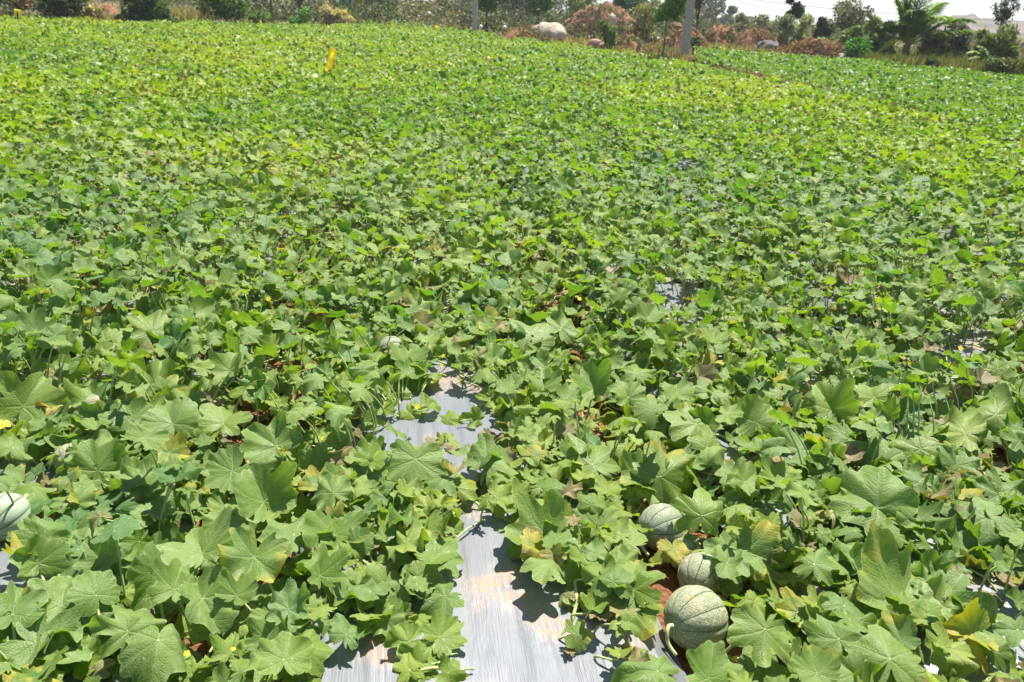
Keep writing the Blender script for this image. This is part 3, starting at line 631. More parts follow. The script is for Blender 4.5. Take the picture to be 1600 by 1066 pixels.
# ------------------------------------------------------------------ melons
def melon_material(name, net, light):
    k = NT(name); p = k.obj(); x, y, z = k.sep(p)
    a = k.math('ARCTAN2', y, x); q = k.math('ABSOLUTE', k.math('SUBTRACT', k.math('FRACT', k.math('ADD', k.math('MULTIPLY', a, 10 / (2 * PI)), k.math('MULTIPLY', k.math('SUBTRACT', k.noise(p, 14, 2), .5), .12))), .5))
    rib = k.ramp(q, .012, .055, 1, 0)
    n = k.noise(p, 9, 3); c = k.mix(n, [v * .8 for v in light], light)
    c = k.mix(k.math('MULTIPLY', k.ramp(q, .03, .2, 1, 0), .35), c, (0.12, 0.22, 0.09)); c = k.mix(k.math('MULTIPLY', rib, .9), c, (0.065, 0.15, 0.06))
    wv = k.n.new('ShaderNodeVectorMath'); wv.operation = 'ADD'; k.put(wv.inputs[0], p); nn = k.noise(p, 45, 2, color=True)
    k.put(wv.inputs[1], k.vmul(nn, (.012, .012, .012)))
    ed = k.vor(wv.outputs[0], 230, 'DISTANCE_TO_EDGE'); ed2 = k.vor(wv.outputs[0], 115, 'DISTANCE_TO_EDGE')
    line = k.math('MAXIMUM', k.ramp(ed, .05, .20, 1, 0), k.ramp(ed2, .02, .10, 1, 0))
    line = k.math('MULTIPLY', line, k.math('SUBTRACT', 1, k.math('MULTIPLY', rib, .55)))
    c = k.mix(k.math('MULTIPLY', line, .8 * net), c, (0.56, 0.53, 0.36))
    c = k.mix(k.math('MULTIPLY', k.ramp(k.noise(p, 11, 2), .62, .72), .5 * net), c, (0.62, 0.45, 0.22))
    k.set(Base_Color=c, Roughness=.5, Specular_IOR_Level=.35, Normal=k.bump(k.math('SUBTRACT', k.math('MULTIPLY', line, net), k.math('MULTIPLY', rib, .8)), .9, .004))
    return k.m
M_NET = melon_material('netted_rind', 1.0, (0.23, 0.33, 0.14)); M_SMO = melon_material('smooth_rind', .12, (0.36, 0.45, 0.30)); M_BLU = melon_material('bluish_rind', .7, (0.25, 0.34, 0.22))
def melon(px, py, rpx, mat, axis_ang, label, z=None, stem=True):
    """px, py: centre in the photo; the fruit lies on the bed with its stem end turned to axis_ang (world azimuth, degrees)"""
    c = ground(px, py, .07)
    for _ in range(3):
        dep = proj([c])[0][2]; R = rpx * dep / F; zc = float(bed_z(c[0], c[1])) + R * .90 if z is None else z; c = ground(px, py, zc)
    root = empty('melon', (c[0], c[1], zc - R * .9), label, 'melon', 'melons lying among the vines')
    me = MB(); nu, nv = 80, 44; a = np.linspace(0, 2 * PI, nu, endpoint=False); t = np.linspace(0, PI, nv)
    rr = 1 - .04 * np.exp(-((np.mod(a * 10 / (2 * PI), 1) - .5) / .13) ** 2)
    S = np.sin(t)[:, None]; dimp = 1 - .07 * np.exp(-(t / .25) ** 2)
    V = np.stack([S * (np.cos(a) * rr)[None], S * (np.sin(a) * rr)[None], np.broadcast_to((np.cos(t) * dimp)[:, None] * .98, (nv, nu))], -1).reshape(-1, 3)
    i = np.arange(nv - 1)[:, None] * nu; j = np.arange(nu)[None]; kq = (j + 1) % nu
    q = np.stack([i + j, i + nu + j, i + nu + kq, i + kq], -1).reshape(-1, 4)
    me.add(V * R, q); o = me.build('rind', mat, root, smooth=True)
    az = math.radians(axis_ang); ax_ = Vector((math.cos(az), math.sin(az), .12)).normalized()
    o.rotation_euler = ax_.to_track_quat('Z', 'Y').to_euler(); o.location = (0, 0, R * .9)
    if stem:
        b = np.array(ax_) * R * .92 + [0, 0, R * .9]; s1 = b + np.array(ax_) * .02; side = np.array([-math.sin(az), math.cos(az), 0])
        pts = [b - np.array(ax_) * .006, b + np.array(ax_) * .008, s1 + [0, 0, .006], s1 + np.array(ax_) * .012 + side * .01 - [0, 0, .004], s1 + np.array(ax_) * .016 + side * .02 - [0, 0, .03], s1 + np.array(ax_) * .01 + side * .05 - [0, 0, .045]]
        pts = np.array(pts); pts[:, 2] = np.maximum(pts[:, 2], .008); sb = MB(); tt = np.linspace(0, 1, 5 * 5 + 1) * 5
        pp = np.array([[np.interp(v, range(6), pts[:, c_]) for c_ in range(3)] for v in tt]); kern = np.ones(5) / 5
        sm_ = pp.copy(); sm_[2:-2] = np.stack([np.convolve(pp[:, c_], kern, 'valid') for c_ in range(3)], 1)
        sb.tube(sm_, np.interp(tt, [0, .5, 1.5, 5], [.012, .0075, .0055, .0045]), 8, (.42, .48, .24)); sb.build('fruit_stem', M_STEM, root, smooth=True)
    return root
melon(1087, 966, 50, M_NET, 212, 'large netted melon with green ribs beside the bare red soil')
melon(1034, 824, 37, M_BLU, 215, 'grey green melon under leaf shadow behind the netted one')
melon(1095, 900, 36, M_NET, 60, 'netted melon hidden under a big leaf just behind the large netted one')
melon(1066, 866, 24, M_BLU, 30, 'bluish melon glimpsed behind dry leaves between two larger melons')
melon(8, 808, 38, M_SMO, 80, 'smooth pale striped melon cut by the edge of the picture')
melon(152, 640, 26, M_NET, 20, 'netted melon behind a leaf stalk near the film on the left')
melon(112, 718, 26, M_NET, 120, 'netted melon in deep shade below the striped leaf, left side')
melon(730, 463, 12, M_NET, 300, 'small netted melon beyond the bare film, under pale leaves')
melon(612, 547, 22, M_BLU, 20, 'bluish smooth melon beside the far end of the bare film')
melon(1338, 350, 13, M_SMO, 40, 'pale melon showing white through the canopy far on the right')
melon(1063, 430, 12, M_BLU, 10, 'dark melon at the edge of the small film gap')
melon(832, 692, 16, M_BLU, 10, 'dim round melon under leaves right of the bare film')
melon(1207, 345, 8, M_SMO, 70, 'tiny pale melon left of the white one on the right')
melon(1418, 383, 12, M_BLU, 70, 'green melon tucked in leaves at far right of the small film gap')

# ------------------------------------------------------------------ background: helpers
def edge_D(px, extra=1.0):
    e = np.interp(px, FX, FY) if px < 1085 else np.interp(px, GX, GY)
    return float(np.hypot(*ground(px, e, .2)[:2])) + extra
OLIVE, DARK, BRIGHT, GREY, DRY, BRUSH, YEL = (.105, .125, .036), (.034, .060, .022), (.085, .185, .028), (.105, .125, .072), (.42, .30, .14), (.21, .115, .065), (.17, .19, .045)
def leafcards(mb, C, N, s, cols, rng=RNG, elong=1.6, droop=0.0):
    """N small leaf-shaped faces round the points C"""
    n = rng.normal(size=(len(C), 3)); n[:, 2] = np.abs(n[:, 2]) * .8 + .25; n /= np.linalg.norm(n, axis=1)[:, None]
    d = rng.normal(size=(len(C), 3)); d[:, 2] -= droop; a = d - n * (d * n).sum(1)[:, None]; a /= np.linalg.norm(a, axis=1)[:, None] + 1e-9; b = np.cross(n, a)
    ss = s * rng.uniform(.6, 1.35, len(C))[:, None]
    V = np.stack([C - a * ss * elong * .5, C + b * ss * .5, C + a * ss * elong * .5 - n * ss * .15, C - b * ss * .5], 1).reshape(-1, 3)
    i = np.arange(len(C))[:, None] * 4; mb.add(V, i + np.array([[0, 1, 2, 3]]), None, np.repeat(np.column_stack([cols, np.ones(len(cols))]), 4, 0))
def crown_pts(rng, cx, cy, z0, z1, rx, ry, n, lumps=9, hollow=.45, top_heavy=0.0):
    L = []
    for _ in range(lumps):
        a = rng.uniform(0, 2 * PI); t = rng.random() ** .6; h = rng.uniform(.12, .9) if top_heavy else rng.uniform(.03, .88)
        wid = (math.sin(PI * min(.97, max(.08, h))) if top_heavy or h > .5 else 1) ** .5
        L.append((cx + math.cos(a) * rx * t * .72 * wid, cy + math.sin(a) * ry * t * .72 * wid, z0 + (z1 - z0) * h, rng.uniform(.28, .52) * rx, rng.uniform(.28, .5) * min(rx * 1.1, (z1 - z0) * .55)))
    k_ = rng.integers(0, lumps, n); P = rng.normal(size=(n, 3)); P /= np.linalg.norm(P, axis=1)[:, None]; P *= (hollow + (1 - hollow) * rng.random(n) ** .5)[:, None] * rng.uniform(.8, 1.22, n)[:, None]
    A = np.array(L)[k_]; Q = A[:, :3] + P * np.stack([A[:, 3], A[:, 3], A[:, 4]], 1); Q[:, 2] = np.maximum(Q[:, 2], .03); return Q, k_, L
def colours(rng, col, n, k_, var=.22, mixc=None, mixf=.2):
    lc = 1.5 + rng.normal(size=(64, 1)) * .2; c = np.array(col) * lc[k_ % 64] * (1 + rng.normal(size=(n, 1)) * var)
    if mixc is not None: m = rng.random(n) < mixf; c[m] = np.array(mixc) * (1 + rng.normal(size=(m.sum(), 1)) * .2)
    return np.clip(c, .01, .8)
def tree(name, label, cat, px0, px1, ytop, D=None, ybot=None, col=OLIVE, n=1500, s=.11, lumps=10, trunk=True, mixc=None, mixf=.15, group=None, elong=1.7, droop=.3, hollow=.4, trunk_r=.05, lean=0, seed=None):
    rng = np.random.default_rng(seed if seed is not None else int(px0 * 7 + px1 * 13 + 5000)); px = (px0 + px1) / 2
    D = D or edge_D(px, 1.2); c = at_dist(px, D); rx = (px1 - px0) / 2 / F * D * .97; z1 = max(top_z(px, ytop, D), .5); z0 = .0 if ybot is None else max(0, top_z(px, ybot, D))
    root = empty(name, (c[0], c[1], 0), label, cat, group)
    Q, k_, L = crown_pts(rng, c[0], c[1], z0, z1, rx, rx * .85, n, lumps, hollow, 1.0 if ybot is not None else 0.0)
    mb = MB(); leafcards(mb, Q, n, s, colours(rng, col, n, k_, mixc=mixc, mixf=mixf), rng, elong, droop); 
    if trunk:
        tb = MB(); zt = z0 + (z1 - z0) * .35; base = c + [lean, 0, -.05]
        pts = np.array([base, base * .6 + np.array([c[0], c[1], zt]) * .4 + [rng.normal() * .03, 0, 0], [c[0], c[1], zt]]); pts = np.array([[np.interp(t_, [0, .5, 1], pts[:, q_]) for q_ in range(3)] for t_ in np.linspace(0, 1, 6)])
        tb.tube(pts, np.linspace(trunk_r * 1.25, trunk_r * .75, 6), 7, (.13, .10, .075))
        for l in L[:7]:
            e = np.array(l[:3]); m_ = (pts[-1] + e) / 2 + rng.normal(size=3) * .05; st = pts[rng.integers(3, 6)]
            tb.tube(np.array([st, (st + m_) / 2 + rng.normal(size=3) * .02, m_, e]), [trunk_r * .55, trunk_r * .42, trunk_r * .3, trunk_r * .12], 5, (.13, .10, .075))
        tb.build('trunk', M_BARK, root, (c[0], c[1], 0), True)
    mb.build('crown', M_TREE, root, (c[0], c[1], 0)); return root

# ---- trees and shrubs standing along the far edge of the field, left to right
T = tree
T('bush', 'dark green bush at the left end behind the yellow trap board', 'bush', -90, 50, -60, col=DARK, n=2600, mixc=OLIVE)
T('dry_shrub', 'brown leafless shrub tangled above the yellow trap board', 'shrub', 4, 52, -12, edge_D(28, .8), 16, BRUSH, 700, .07, mixc=DRY, mixf=.4)
T('bush', 'wide dark bush with olive top between board and grassy shrub', 'bush', 40, 140, -45, col=(.05, .075, .026), n=3000, mixc=(.14, .11, .05), mixf=.15)
T('grassy_shrub', 'yellowish green grassy shrub leaning beside red soil bank', 'shrub', 108, 166, 4, col=(.17, .17, .06), n=1600, s=.08, trunk=False, mixc=DRY, mixf=.3, elong=3.2, droop=1)
T('bush', 'dense round dark green bush standing alone between dry grass patches', 'bush', 188, 272, -28, col=(.042, .075, .022), n=3600, mixc=(.10, .15, .04), mixf=.25)
T('bush', 'loose mid green bush right of the tan grass patch', 'bush', 318, 388, -30, col=(.09, .13, .04), n=2100, mixc=BRIGHT)
T('bush', 'low bright green bush at foot of dark trunked trees', 'bush', 384, 425, 14, col=(.10, .16, .04), n=900, s=.09, trunk=False)
T('tree', 'olive tree with slim pale trunk left of the post with teal box', 'tree', 396, 452, -110, edge_D(425, 2.5), 4, (.085, .105, .035), 2200, trunk_r=.06)
T('tree', 'dark leafy tree with double trunk behind bright green weeds', 'tree', 436, 500, -120, edge_D(465, 3.5), 6, DARK, 2600, trunk_r=.08, lean=.1)
T('weed_clump', 'bright green climbing weeds in front of the dark tree', 'weeds', 448, 492, 14, edge_D(470, .8), None, BRIGHT, 900, .08, trunk=False)
T('grassy_shrub', 'pale tan pampas like tuft left of the post with teal box', 'shrub', 494, 548, 12, edge_D(520, 1.6), None, (.30, .25, .13), 1500, .08, trunk=False, elong=4, droop=-1.5)
T('bush', 'green bush wrapped round the post with teal box', 'bush', 528, 566, 10, edge_D(546, 1.0), None, (.09, .15, .045), 1100, .08, trunk=False)
T('tree', 'yellow green tree top above the tan tuft', 'tree', 500, 575, -70, 62, 8, (.14, .15, .04), 1800, .14)
T('tree', 'round olive tree with short trunk beyond the low green rise', 'tree', 584, 634, -20, 60, 24, (.075, .10, .038), 2600, .13, trunk_r=.14)
T('tree', 'tan grey tree left of the round olive tree', 'tree', 556, 592, -30, 72, None, (.15, .14, .075), 1500, .16)
T('tree', 'pale olive tree behind the leaning stick', 'tree', 630, 682, 4, 75, None, (.13, .13, .07), 1900, .16)
T('tree', 'greyish olive tree left of the far concrete pole', 'tree', 676, 722, -12, 84, None, (.12, .13, .065), 2000, .16)
T('bush', 'low olive bush in front of far trees left of pole', 'bush', 700, 746, 16, 62, None, (.14, .14, .065), 1600, .12)
T('tree', 'broad leaved bright tree with thin trunk right of the far pole', 'tree', 732, 792, -60, edge_D(760, 3), 16, (.05, .115, .02), 1300, .20, trunk_r=.06, elong=1.4)
T('tree', 'dark blue green tree mass behind the broad leaved tree', 'tree', 745, 838, -50, 78, None, (.026, .048, .030), 4200, .17)
T('tree', 'mid green tree with forked trunk left of brush mound', 'tree', 812, 872, -45, 52, None, (.075, .13, .032), 2600, .12)
T('tree', 'yellow green feathery tree behind the pale boulder', 'tree', 862, 918, -28, 56, None, (.15, .17, .055), 2300, .12)
T('tree', 'small green tree just left of the pointed rock', 'tree', 900, 930, -14, 50, None, (.10, .15, .04), 1100, .12)
T('bush', 'bright green thin bush growing in front of the brush mound', 'bush', 932, 968, 24, edge_D(950, 2.6), None, (.085, .14, .035), 800, .06, elong=3, droop=-1, hollow=.1, lumps=16)
T('tree', 'dark round tree on the skyline above the brush mound', 'tree', 952, 1006, -24, 58, None, (.04, .075, .026), 2600, .13)
T('bush', 'sparse olive bush on top of the brush mound', 'bush', 982, 1048, 4, 40, None, (.13, .14, .045), 2200, .08, mixc=BRUSH, mixf=.2)
T('tree', 'slender sapling with airy crown left of the near concrete pole', 'tree', 1012, 1072, -50, edge_D(1037, .4), 42, (.10, .17, .035), 1000, .09, trunk_r=.022, elong=1.8)
T('tree', 'dark leafy tree rising behind the near concrete pole', 'tree', 1052, 1132, -60, 42, 30, (.045, .07, .030), 3200, .11, trunk_r=.06)
T('shrub', 'small dark shrub at the foot of the near concrete pole', 'shrub', 1078, 1104, 58, edge_D(1092, .8), None, (.05, .085, .025), 700, .06)
T('tree', 'hazy bluish tree on skyline right of the dark tree', 'tree', 1124, 1152, 12, 120, None, (.09, .115, .075), 900, .25)
T('tree', 'grey olive shrub belt under open sky, left half', 'tree', 1140, 1186, 22, 62, None, (.13, .14, .065), 1900, .12, mixc=BRUSH, mixf=.12)
T('tree', 'grey olive shrub belt under open sky, right half beside dark tree', 'tree', 1176, 1222, 22, 58, None, (.12, .13, .06), 1900, .12, mixc=BRUSH, mixf=.12)
T('tree', 'tall narrow dark tree with bent top standing against the sky', 'tree', 1222, 1256, -4, 44, 30, (.030, .045, .022), 1500, .10, trunk_r=.05, lean=-.25, lumps=7)
T('shrub', 'pale grey leaved shrub round the trunk of the tall narrow tree', 'shrub', 1206, 1248, 24, 42, None, (.14, .17, .11), 1300, .08)
T('tree', 'light yellow green tree right of the tall narrow tree', 'tree', 1236, 1280, 16, 46, None, (.19, .21, .09), 1500, .10, hollow=.2)
T('tree', 'dark green tree tucked left of the round grey green tree', 'tree', 1264, 1306, 18, 45, None, (.028, .046, .020), 1900, .11)
T('tree', 'round grey green tree with sky showing through its crown', 'tree', 1288, 1358, 2, 48, 46, (.115, .125, .075), 2200, .10, trunk_r=.09, lumps=16)
T('shrub', 'rounded vivid green shrub behind the long brush heap', 'shrub', 1270, 1316, 49, edge_D(1290, 3), None, (.065, .17, .020), 2000, .08)
T('shrub', 'larger vivid green shrub right of the pale end boulder', 'shrub', 1324, 1374, 62, edge_D(1350, 1.2), None, (.055, .155, .018), 2300, .08)
T('shrub', 'olive green shrub behind the larger vivid shrub', 'shrub', 1318, 1366, 40, edge_D(1345, 6), None, (.11, .15, .04), 1700, .10)
T('feathery_shrub', 'tall feathery olive shrub left of the coconut palm', 'shrub', 1358, 1412, 30, edge_D(1385, 3), None, (.12, .14, .045), 2300, .08, elong=3.5, droop=1.5)
T('tree', 'dark grey green tree right behind the palm fronds', 'tree', 1446, 1492, 46, edge_D(1460, 6), None, (.055, .065, .040), 2200, .09, mixc=(.2, .2, .12))
T('tree', 'dark speckled tree under the hill, middle of the right end', 'tree', 1476, 1536, 36, edge_D(1505, 7), None, (.060, .068, .042), 2300, .09, mixc=(.25, .24, .17))
T('shrub', 'round dark green shrub under drooping yellow fronds', 'shrub', 1446, 1484, 90, edge_D(1466, .8), None, (.032, .062, .020), 1200, .07)
T('feathery_shrub', 'feathery bright olive shrub below the slim tree', 'shrub', 1528, 1562, 40, edge_D(1545, 5), None, (.13, .16, .045), 1500, .08, elong=3.5, droop=1)
T('feathery_shrub', 'feathery olive shrub at the far right behind young palm', 'shrub', 1558, 1606, 38, edge_D(1580, 4), None, (.12, .15, .045), 1900, .08, elong=3.5, droop=1)
T('tree', 'slim wispy tree against the sky above the hill', 'tree', 1552, 1588, -18, edge_D(1570, 9), 40, (.07, .09, .05), 1000, .05, elong=3.4, droop=1.5, trunk_r=.025, lumps=18, hollow=.0)
T('shrub', 'glossy yellow green shrub at the right end of the field', 'shrub', 1548, 1602, 94, edge_D(1578, 1), None, (.07, .11, .022), 1700, .08, mixc=YEL, mixf=.2)
T('bush', 'olive bush just cut by the right edge of the picture', 'bush', 1592, 1680, 80, edge_D(1640, 1), None, (.14, .15, .05), 1900, .09)
# ---- second line of trees farther off
rb = np.random.default_rng(5); far_names = ['left end', 'second', 'third', 'fourth', 'fifth', 'sixth', 'seventh', 'eighth', 'ninth', 'tenth', 'eleventh', 'twelfth', 'thirteenth', 'fourteenth', 'fifteenth', 'sixteenth', 'seventeenth', 'eighteenth', 'nineteenth', 'twentieth', 'twenty-first', 'right end']
for q_ in range(22):
    px = 130 + q_ * 66 + rb.uniform(-14, 14); D = rb.uniform(95, 150); top = (-30 if px < 560 else 4 if px < 720 else -6 if px < 1130 else 30 + (px - 1130) * .045) + rb.uniform(-7, 7)
    T('distant_tree', f'hazy olive tree of the distant line, {far_names[q_]}' + ('' if q_ in (0, 21) else ' counting from the left'), 'tree', px - 42, px + 42, top, D, None, [(.11, .125, .06), (.08, .10, .05), (.13, .13, .075), (.07, .09, .06)][q_ % 4], 1500, .34, group='hazy trees of the distant line')

# ---- scrub filling the land between the first line of bushes and the distant trees
sb_ = MB(); ns = 70000; rs_ = np.random.default_rng(77); px = rs_.uniform(-120, 1720, ns); D = 44 + 60 * rs_.random(ns) ** 1.5
az = np.interp(px, np.arange(-200, 1800, 10), [math.atan2(*ray(x_, 20)[:2]) for x_ in range(-200, 1800, 10)]); cx_, cy_ = np.sin(az) * D, np.cos(az) * D
hh = np.clip((vnoise(cx_, cy_, .28, 41) * .65 + vnoise(cx_, cy_, .9, 42) * .35 - .30) * 3.0, 0, 1.5) * (.8 + .012 * D) * np.where(px > 1120, .55, 1)
keep = (hh > .12) & ~((px > 268) & (px < 326) & (D < 62)) & ~((px > 142) & (px < 190) & (D < 70)); zz_ = hh * rs_.random(ns) ** .6; Cs = np.stack([cx_, cy_, zz_], 1)[keep]
gsel = vnoise(cx_, cy_, .2, 43)[keep]; cc_ = np.where((gsel > .62)[:, None], np.array([(.20, .16, .085)]), np.where((gsel > .42)[:, None], np.array([(.11, .125, .045)]), np.array([(.06, .08, .032)]))) * (1 + rs_.normal(size=(len(Cs), 1)) * .2)
leafcards(sb_, Cs, len(Cs), .12, np.clip(cc_, .01, .6), rs_, 1.6, .2); tag(sb_.build('scrub_vegetation', M_TREE), 'low olive and brown scrub spreading behind the field', None, None, 'stuff')

# ---- dry grass, weeds and the low rise
gb = MB(); nbl = 26000; rg = np.random.default_rng(9)
bands = [(-80, 45, .6, 3, .5), (120, 200, .8, 9, .6), (262, 332, .5, 9, .95), (372, 450, .5, 5, .5), (500, 600, .5, 6, .5), (700, 800, .6, 6, .3), (800, 1100, 1.5, 9, .55), (1100, 1330, 2.0, 9, .55), (1355, 1660, .5, 3.5, .85), (1355, 1660, 3, 9, 1.0), (100, 1500, 8, 30, .6)]
Wt = np.array([1, 1.6, 2.2, 1, 1, .6, 2.0, 1.6, 3.6, 2, 3.0]); Wt /= Wt.sum()
B_ = rg.choice(len(bands), nbl, p=Wt); ba = np.array(bands)[B_]; px = ba[:, 0] + rg.random(nbl) * (ba[:, 1] - ba[:, 0])
De = np.interp(px, np.arange(-100, 1700, 10), [edge_D(x_, 0) for x_ in range(-100, 1700, 10)]); D = De + ba[:, 2] + rg.random(nbl) * (ba[:, 3] - ba[:, 2])
az = np.interp(px, np.arange(-100, 1700, 10), [math.atan2(*ray(x_, 20)[:2]) for x_ in range(-100, 1700, 10)])
P0 = np.stack([np.sin(az) * D, np.cos(az) * D, np.zeros(nbl) - .02], 1); hgt = ba[:, 4] * rg.uniform(.35, 1, nbl) * .85; ln = rg.normal(size=(nbl, 2)) * .22 * hgt[:, None]
tip = P0 + np.column_stack([ln, hgt]); wv = rg.normal(size=(nbl, 3)) * [1, 1, 0]; wv /= np.linalg.norm(wv, axis=1)[:, None]; wv *= rg.uniform(.012, .03, nbl)[:, None]
mid = (P0 + tip) / 2 + np.column_stack([-ln * .2, hgt * .06])
Vg = np.stack([P0 - wv, P0 + wv, mid + wv * .8, tip, mid - wv * .8], 1).reshape(-1, 3); i5 = np.arange(nbl)[:, None] * 5
gc = np.array([(.52, .38, .19), (.42, .33, .15), (.22, .22, .07), (.13, .17, .045)])[rg.choice(4, nbl, p=[.36, .26, .22, .16])] * (1 + rg.normal(size=(nbl, 1)) * .15)
gc[(B_ == 9) | (B_ == 8)] = gc[(B_ == 9) | (B_ == 8)] * [.62, .74, .5]
gc4 = np.repeat(np.column_stack([np.clip(gc, .02, .7), np.ones(nbl)]), 5, 0); gb.add(Vg, i5 + np.array([[0, 1, 2, 4]]), i5 + np.array([[4, 2, 3]]), gc4)
tag(gb.build('dry_grass', M_TREE), 'dry tan and olive grass beyond the far edge of the field', None, None, 'stuff')

def mound_mesh(name, mat, px0, px1, ytop, ybase, parent, loc, rough=.3, seed=1, depth=.8, zoff=0, rub=None):
    c = ground((px0 + px1) / 2, ybase, 0); D = math.hypot(c[0], c[1]); rx = (px1 - px0) / 2 / F * D; h = max(.08, top_z((px0 + px1) / 2, ytop, D + rx * .3)); ry = rx * depth
    c = c * (1 + ry * .6 / D); rng = np.random.default_rng(seed); n1_, n2_ = 44, 22; a = np.linspace(0, 2 * PI, n1_, endpoint=False); t = np.linspace(0, 1, n2_)
    A, Tt = np.meshgrid(a, t); X_ = np.cos(A) * Tt; Y_ = np.sin(A) * Tt
    Z_ = (1 - Tt ** 2.2) * (1 + rough * 1.3 * (vnoise(X_ + 5, Y_ + 5, 2.6, seed) - .5) + rough * .9 * (vnoise(X_ + 5, Y_ + 5, 6, seed + 1) - .5) + rough * .5 * (vnoise(X_ + 5, Y_ + 5, 15, seed + 2) - .5))
    wob = 1 + .15 * np.sin(A * 3 + seed) + .08 * np.sin(A * 7 + seed * 2)
    V_ = np.stack([c[0] + X_ * rx * wob, c[1] + Y_ * ry * wob, Z_ * h - .03 + zoff], -1).reshape(-1, 3); i = np.arange(n2_ - 1)[:, None] * n1_; j = np.arange(n1_)[None]; kq = (j + 1) % n1_
    q = np.stack([i + j, i + n1_ + j, i + n1_ + kq, i + kq], -1).reshape(-1, 4)
    o = mesh_np(name, V_, [q], mat, parent, None, True, loc if loc is not None else (c[0], c[1], 0)); return o, c, rx, ry, h
M_DIRT = simple('heap_soil', (.25, .125, .075), .95, .1, .4, 2.5, .9, .06)
def heap(name, label, cat, px0, px1, ytop, ybase, seed, twigs=500, soil=True, green=0, depth=.8):
    c = ground((px0 + px1) / 2, ybase, 0); root = empty(name, (c[0], c[1], 0), label, cat)
    o, c2, rx, ry, h = mound_mesh('soil', M_DIRT, px0, px1, ytop, ybase, root, (c[0], c[1], 0), .5, seed, depth)
    rng = np.random.default_rng(seed); mb = MB(); n = twigs; r = np.sqrt(rng.random(n)); a = rng.uniform(0, 2 * PI, n); hz = h * (1 - r ** 2.2) * rng.uniform(.55, 1.12, n)
    P_ = np.stack([c2[0] + np.cos(a) * r * rx, c2[1] + np.sin(a) * r * ry, hz + .02], 1)
    d = rng.normal(size=(n, 3)) * [1, 1, .55]; d /= np.linalg.norm(d, axis=1)[:, None]; L_ = rng.uniform(.08, .32, n)[:, None]; w_ = np.cross(d, rng.normal(size=(n, 3))); w_ /= np.linalg.norm(w_, axis=1)[:, None] + 1e-9; w_ *= rng.uniform(.007, .022, n)[:, None]
    m_ = P_ + d * L_ * .5 + [0, 0, .02]; e_ = P_ + d * L_ + rng.normal(size=(n, 3)) * .03
    V_ = np.stack([P_ - w_, P_ + w_, m_ + w_, m_ - w_, e_ + w_ * .3, e_ - w_ * .3], 1).reshape(-1, 3); V_[:, 2] = np.maximum(V_[:, 2], .01); i6 = np.arange(n)[:, None] * 6
    cc = np.array([(.20, .11, .065), (.30, .19, .11), (.12, .07, .045), (.42, .31, .20), (.13, .16, .04)])[rng.choice(5, n, p=[.38, .26, .22, .14 - green * .02, green * .02] if green else [.38, .26, .22, .14, 0])]
    mb.add(V_, np.vstack([i6 + np.array([[0, 1, 2, 3]]), i6 + np.array([[3, 2, 4, 5]])]), None, np.repeat(np.column_stack([cc * (1 + rng.normal(size=(n, 1)) * .2).clip(.4, 1.6), np.ones(n)]), 6, 0))
    mb.build('dead_brush', M_TREE, root, (c[0], c[1], 0))
    if green:
        g2 = MB(); n = green * 110; r = np.sqrt(rng.random(n)); a = rng.normal(size=n) * 1.2; hz = h * (1 - r ** 2.2) + rng.uniform(0, .12, n)
        leafcards(g2, np.stack([c2[0] + np.cos(a) * r * rx, c2[1] - np.abs(np.sin(a)) * r * ry, hz], 1), n, .055, colours(rng, (.10, .16, .035), n, np.zeros(n, int)), rng); g2.build('foliage', M_TREE, root, (c[0], c[1], 0))
    return root
heap('brush_heap', 'red earth and brush heap at left around the pale boulder', 'earth heap', 776, 898, 44, 68, 3, 3200, green=4)
heap('brush_heap', 'tallest brown brush mound behind, topped by the pointed rock', 'earth heap', 870, 1020, 14, 62, 4, 8000, green=4)
heap('earth_heap', 'low red earth heap right of the pinkish boulder', 'earth heap', 940, 1014, 59, 85, 5, 600, green=3)
heap('earth_heap', 'low crumbled earth heap left of the sapling', 'earth heap', 995, 1062, 76, 93, 6, 500, green=3)
heap('brush_heap', 'brown brush heap just right of the near concrete pole', 'earth heap', 1085, 1170, 44, 76, 7, 3200)
heap('brush_heap', 'low brush heap behind the foot of the near concrete pole', 'earth heap', 1028, 1106, 50, 82, 14, 2600)
heap('brush_heap', 'red brown brush heap between orange and dark boulders', 'earth heap', 1140, 1215, 48, 80, 8, 3200)
heap('brush_heap', 'long brush heap between the dark boulder and the pale end boulder', 'earth heap', 1205, 1340, 66, 98, 9, 5000, depth=.5)
heap('earth_heap', 'small orange soil bank left of the lone dark bush', 'earth heap', 150, 196, 13, 34, 10, 60, depth=1.4)
heap('earth_heap', 'tiny bank of orange soil right of loose green bush', 'earth heap', 366, 392, 30, 41, 12, 40)
heap('earth_heap', 'strip of trampled straw and soil at the near pole foot', 'earth heap', 1058, 1130, 90, 102, 13, 500, depth=.5)

def rock(label, x0, x1, yt, yb, col, seed, top=None, pointed=0, dz=0, D=None):
    px = (x0 + x1) / 2; c = ground(px, yb, 0) if D is None else at_dist(px, D); D = math.hypot(c[0], c[1]); rx = (x1 - x0) / 2 / F * D
    h = top_z(px, yt, D) - dz; rng = np.random.default_rng(seed); V_, Fc = blob(rng, 4, .17); V_ = V_ / np.abs(V_).max(0)
    V_ = np.sign(V_) * np.abs(V_) ** .86
    if pointed: s_ = np.clip(1 - (V_[:, 2] + 1) / 2 * pointed, .12, 1); V_[:, 0] = V_[:, 0] * s_ + .35 * (V_[:, 2] + 1) / 2; V_[:, 1] *= s_
    V_ = V_ * [rx, rx * .8, h * .62] + [c[0], c[1] + rx * .5, h * .38 + dz]
    m = simple('rock_surface', col, .85, .25, .28, 1.6, .8, .05)
    o = mesh_np('boulder', V_, [Fc], m, None, None, True, (c[0], c[1], 0)); tag(o, label, 'boulder')
rock('large pale rounded boulder sitting in the left brush heap', 832, 885, 35, 69, (.50, .40, .31), 21)
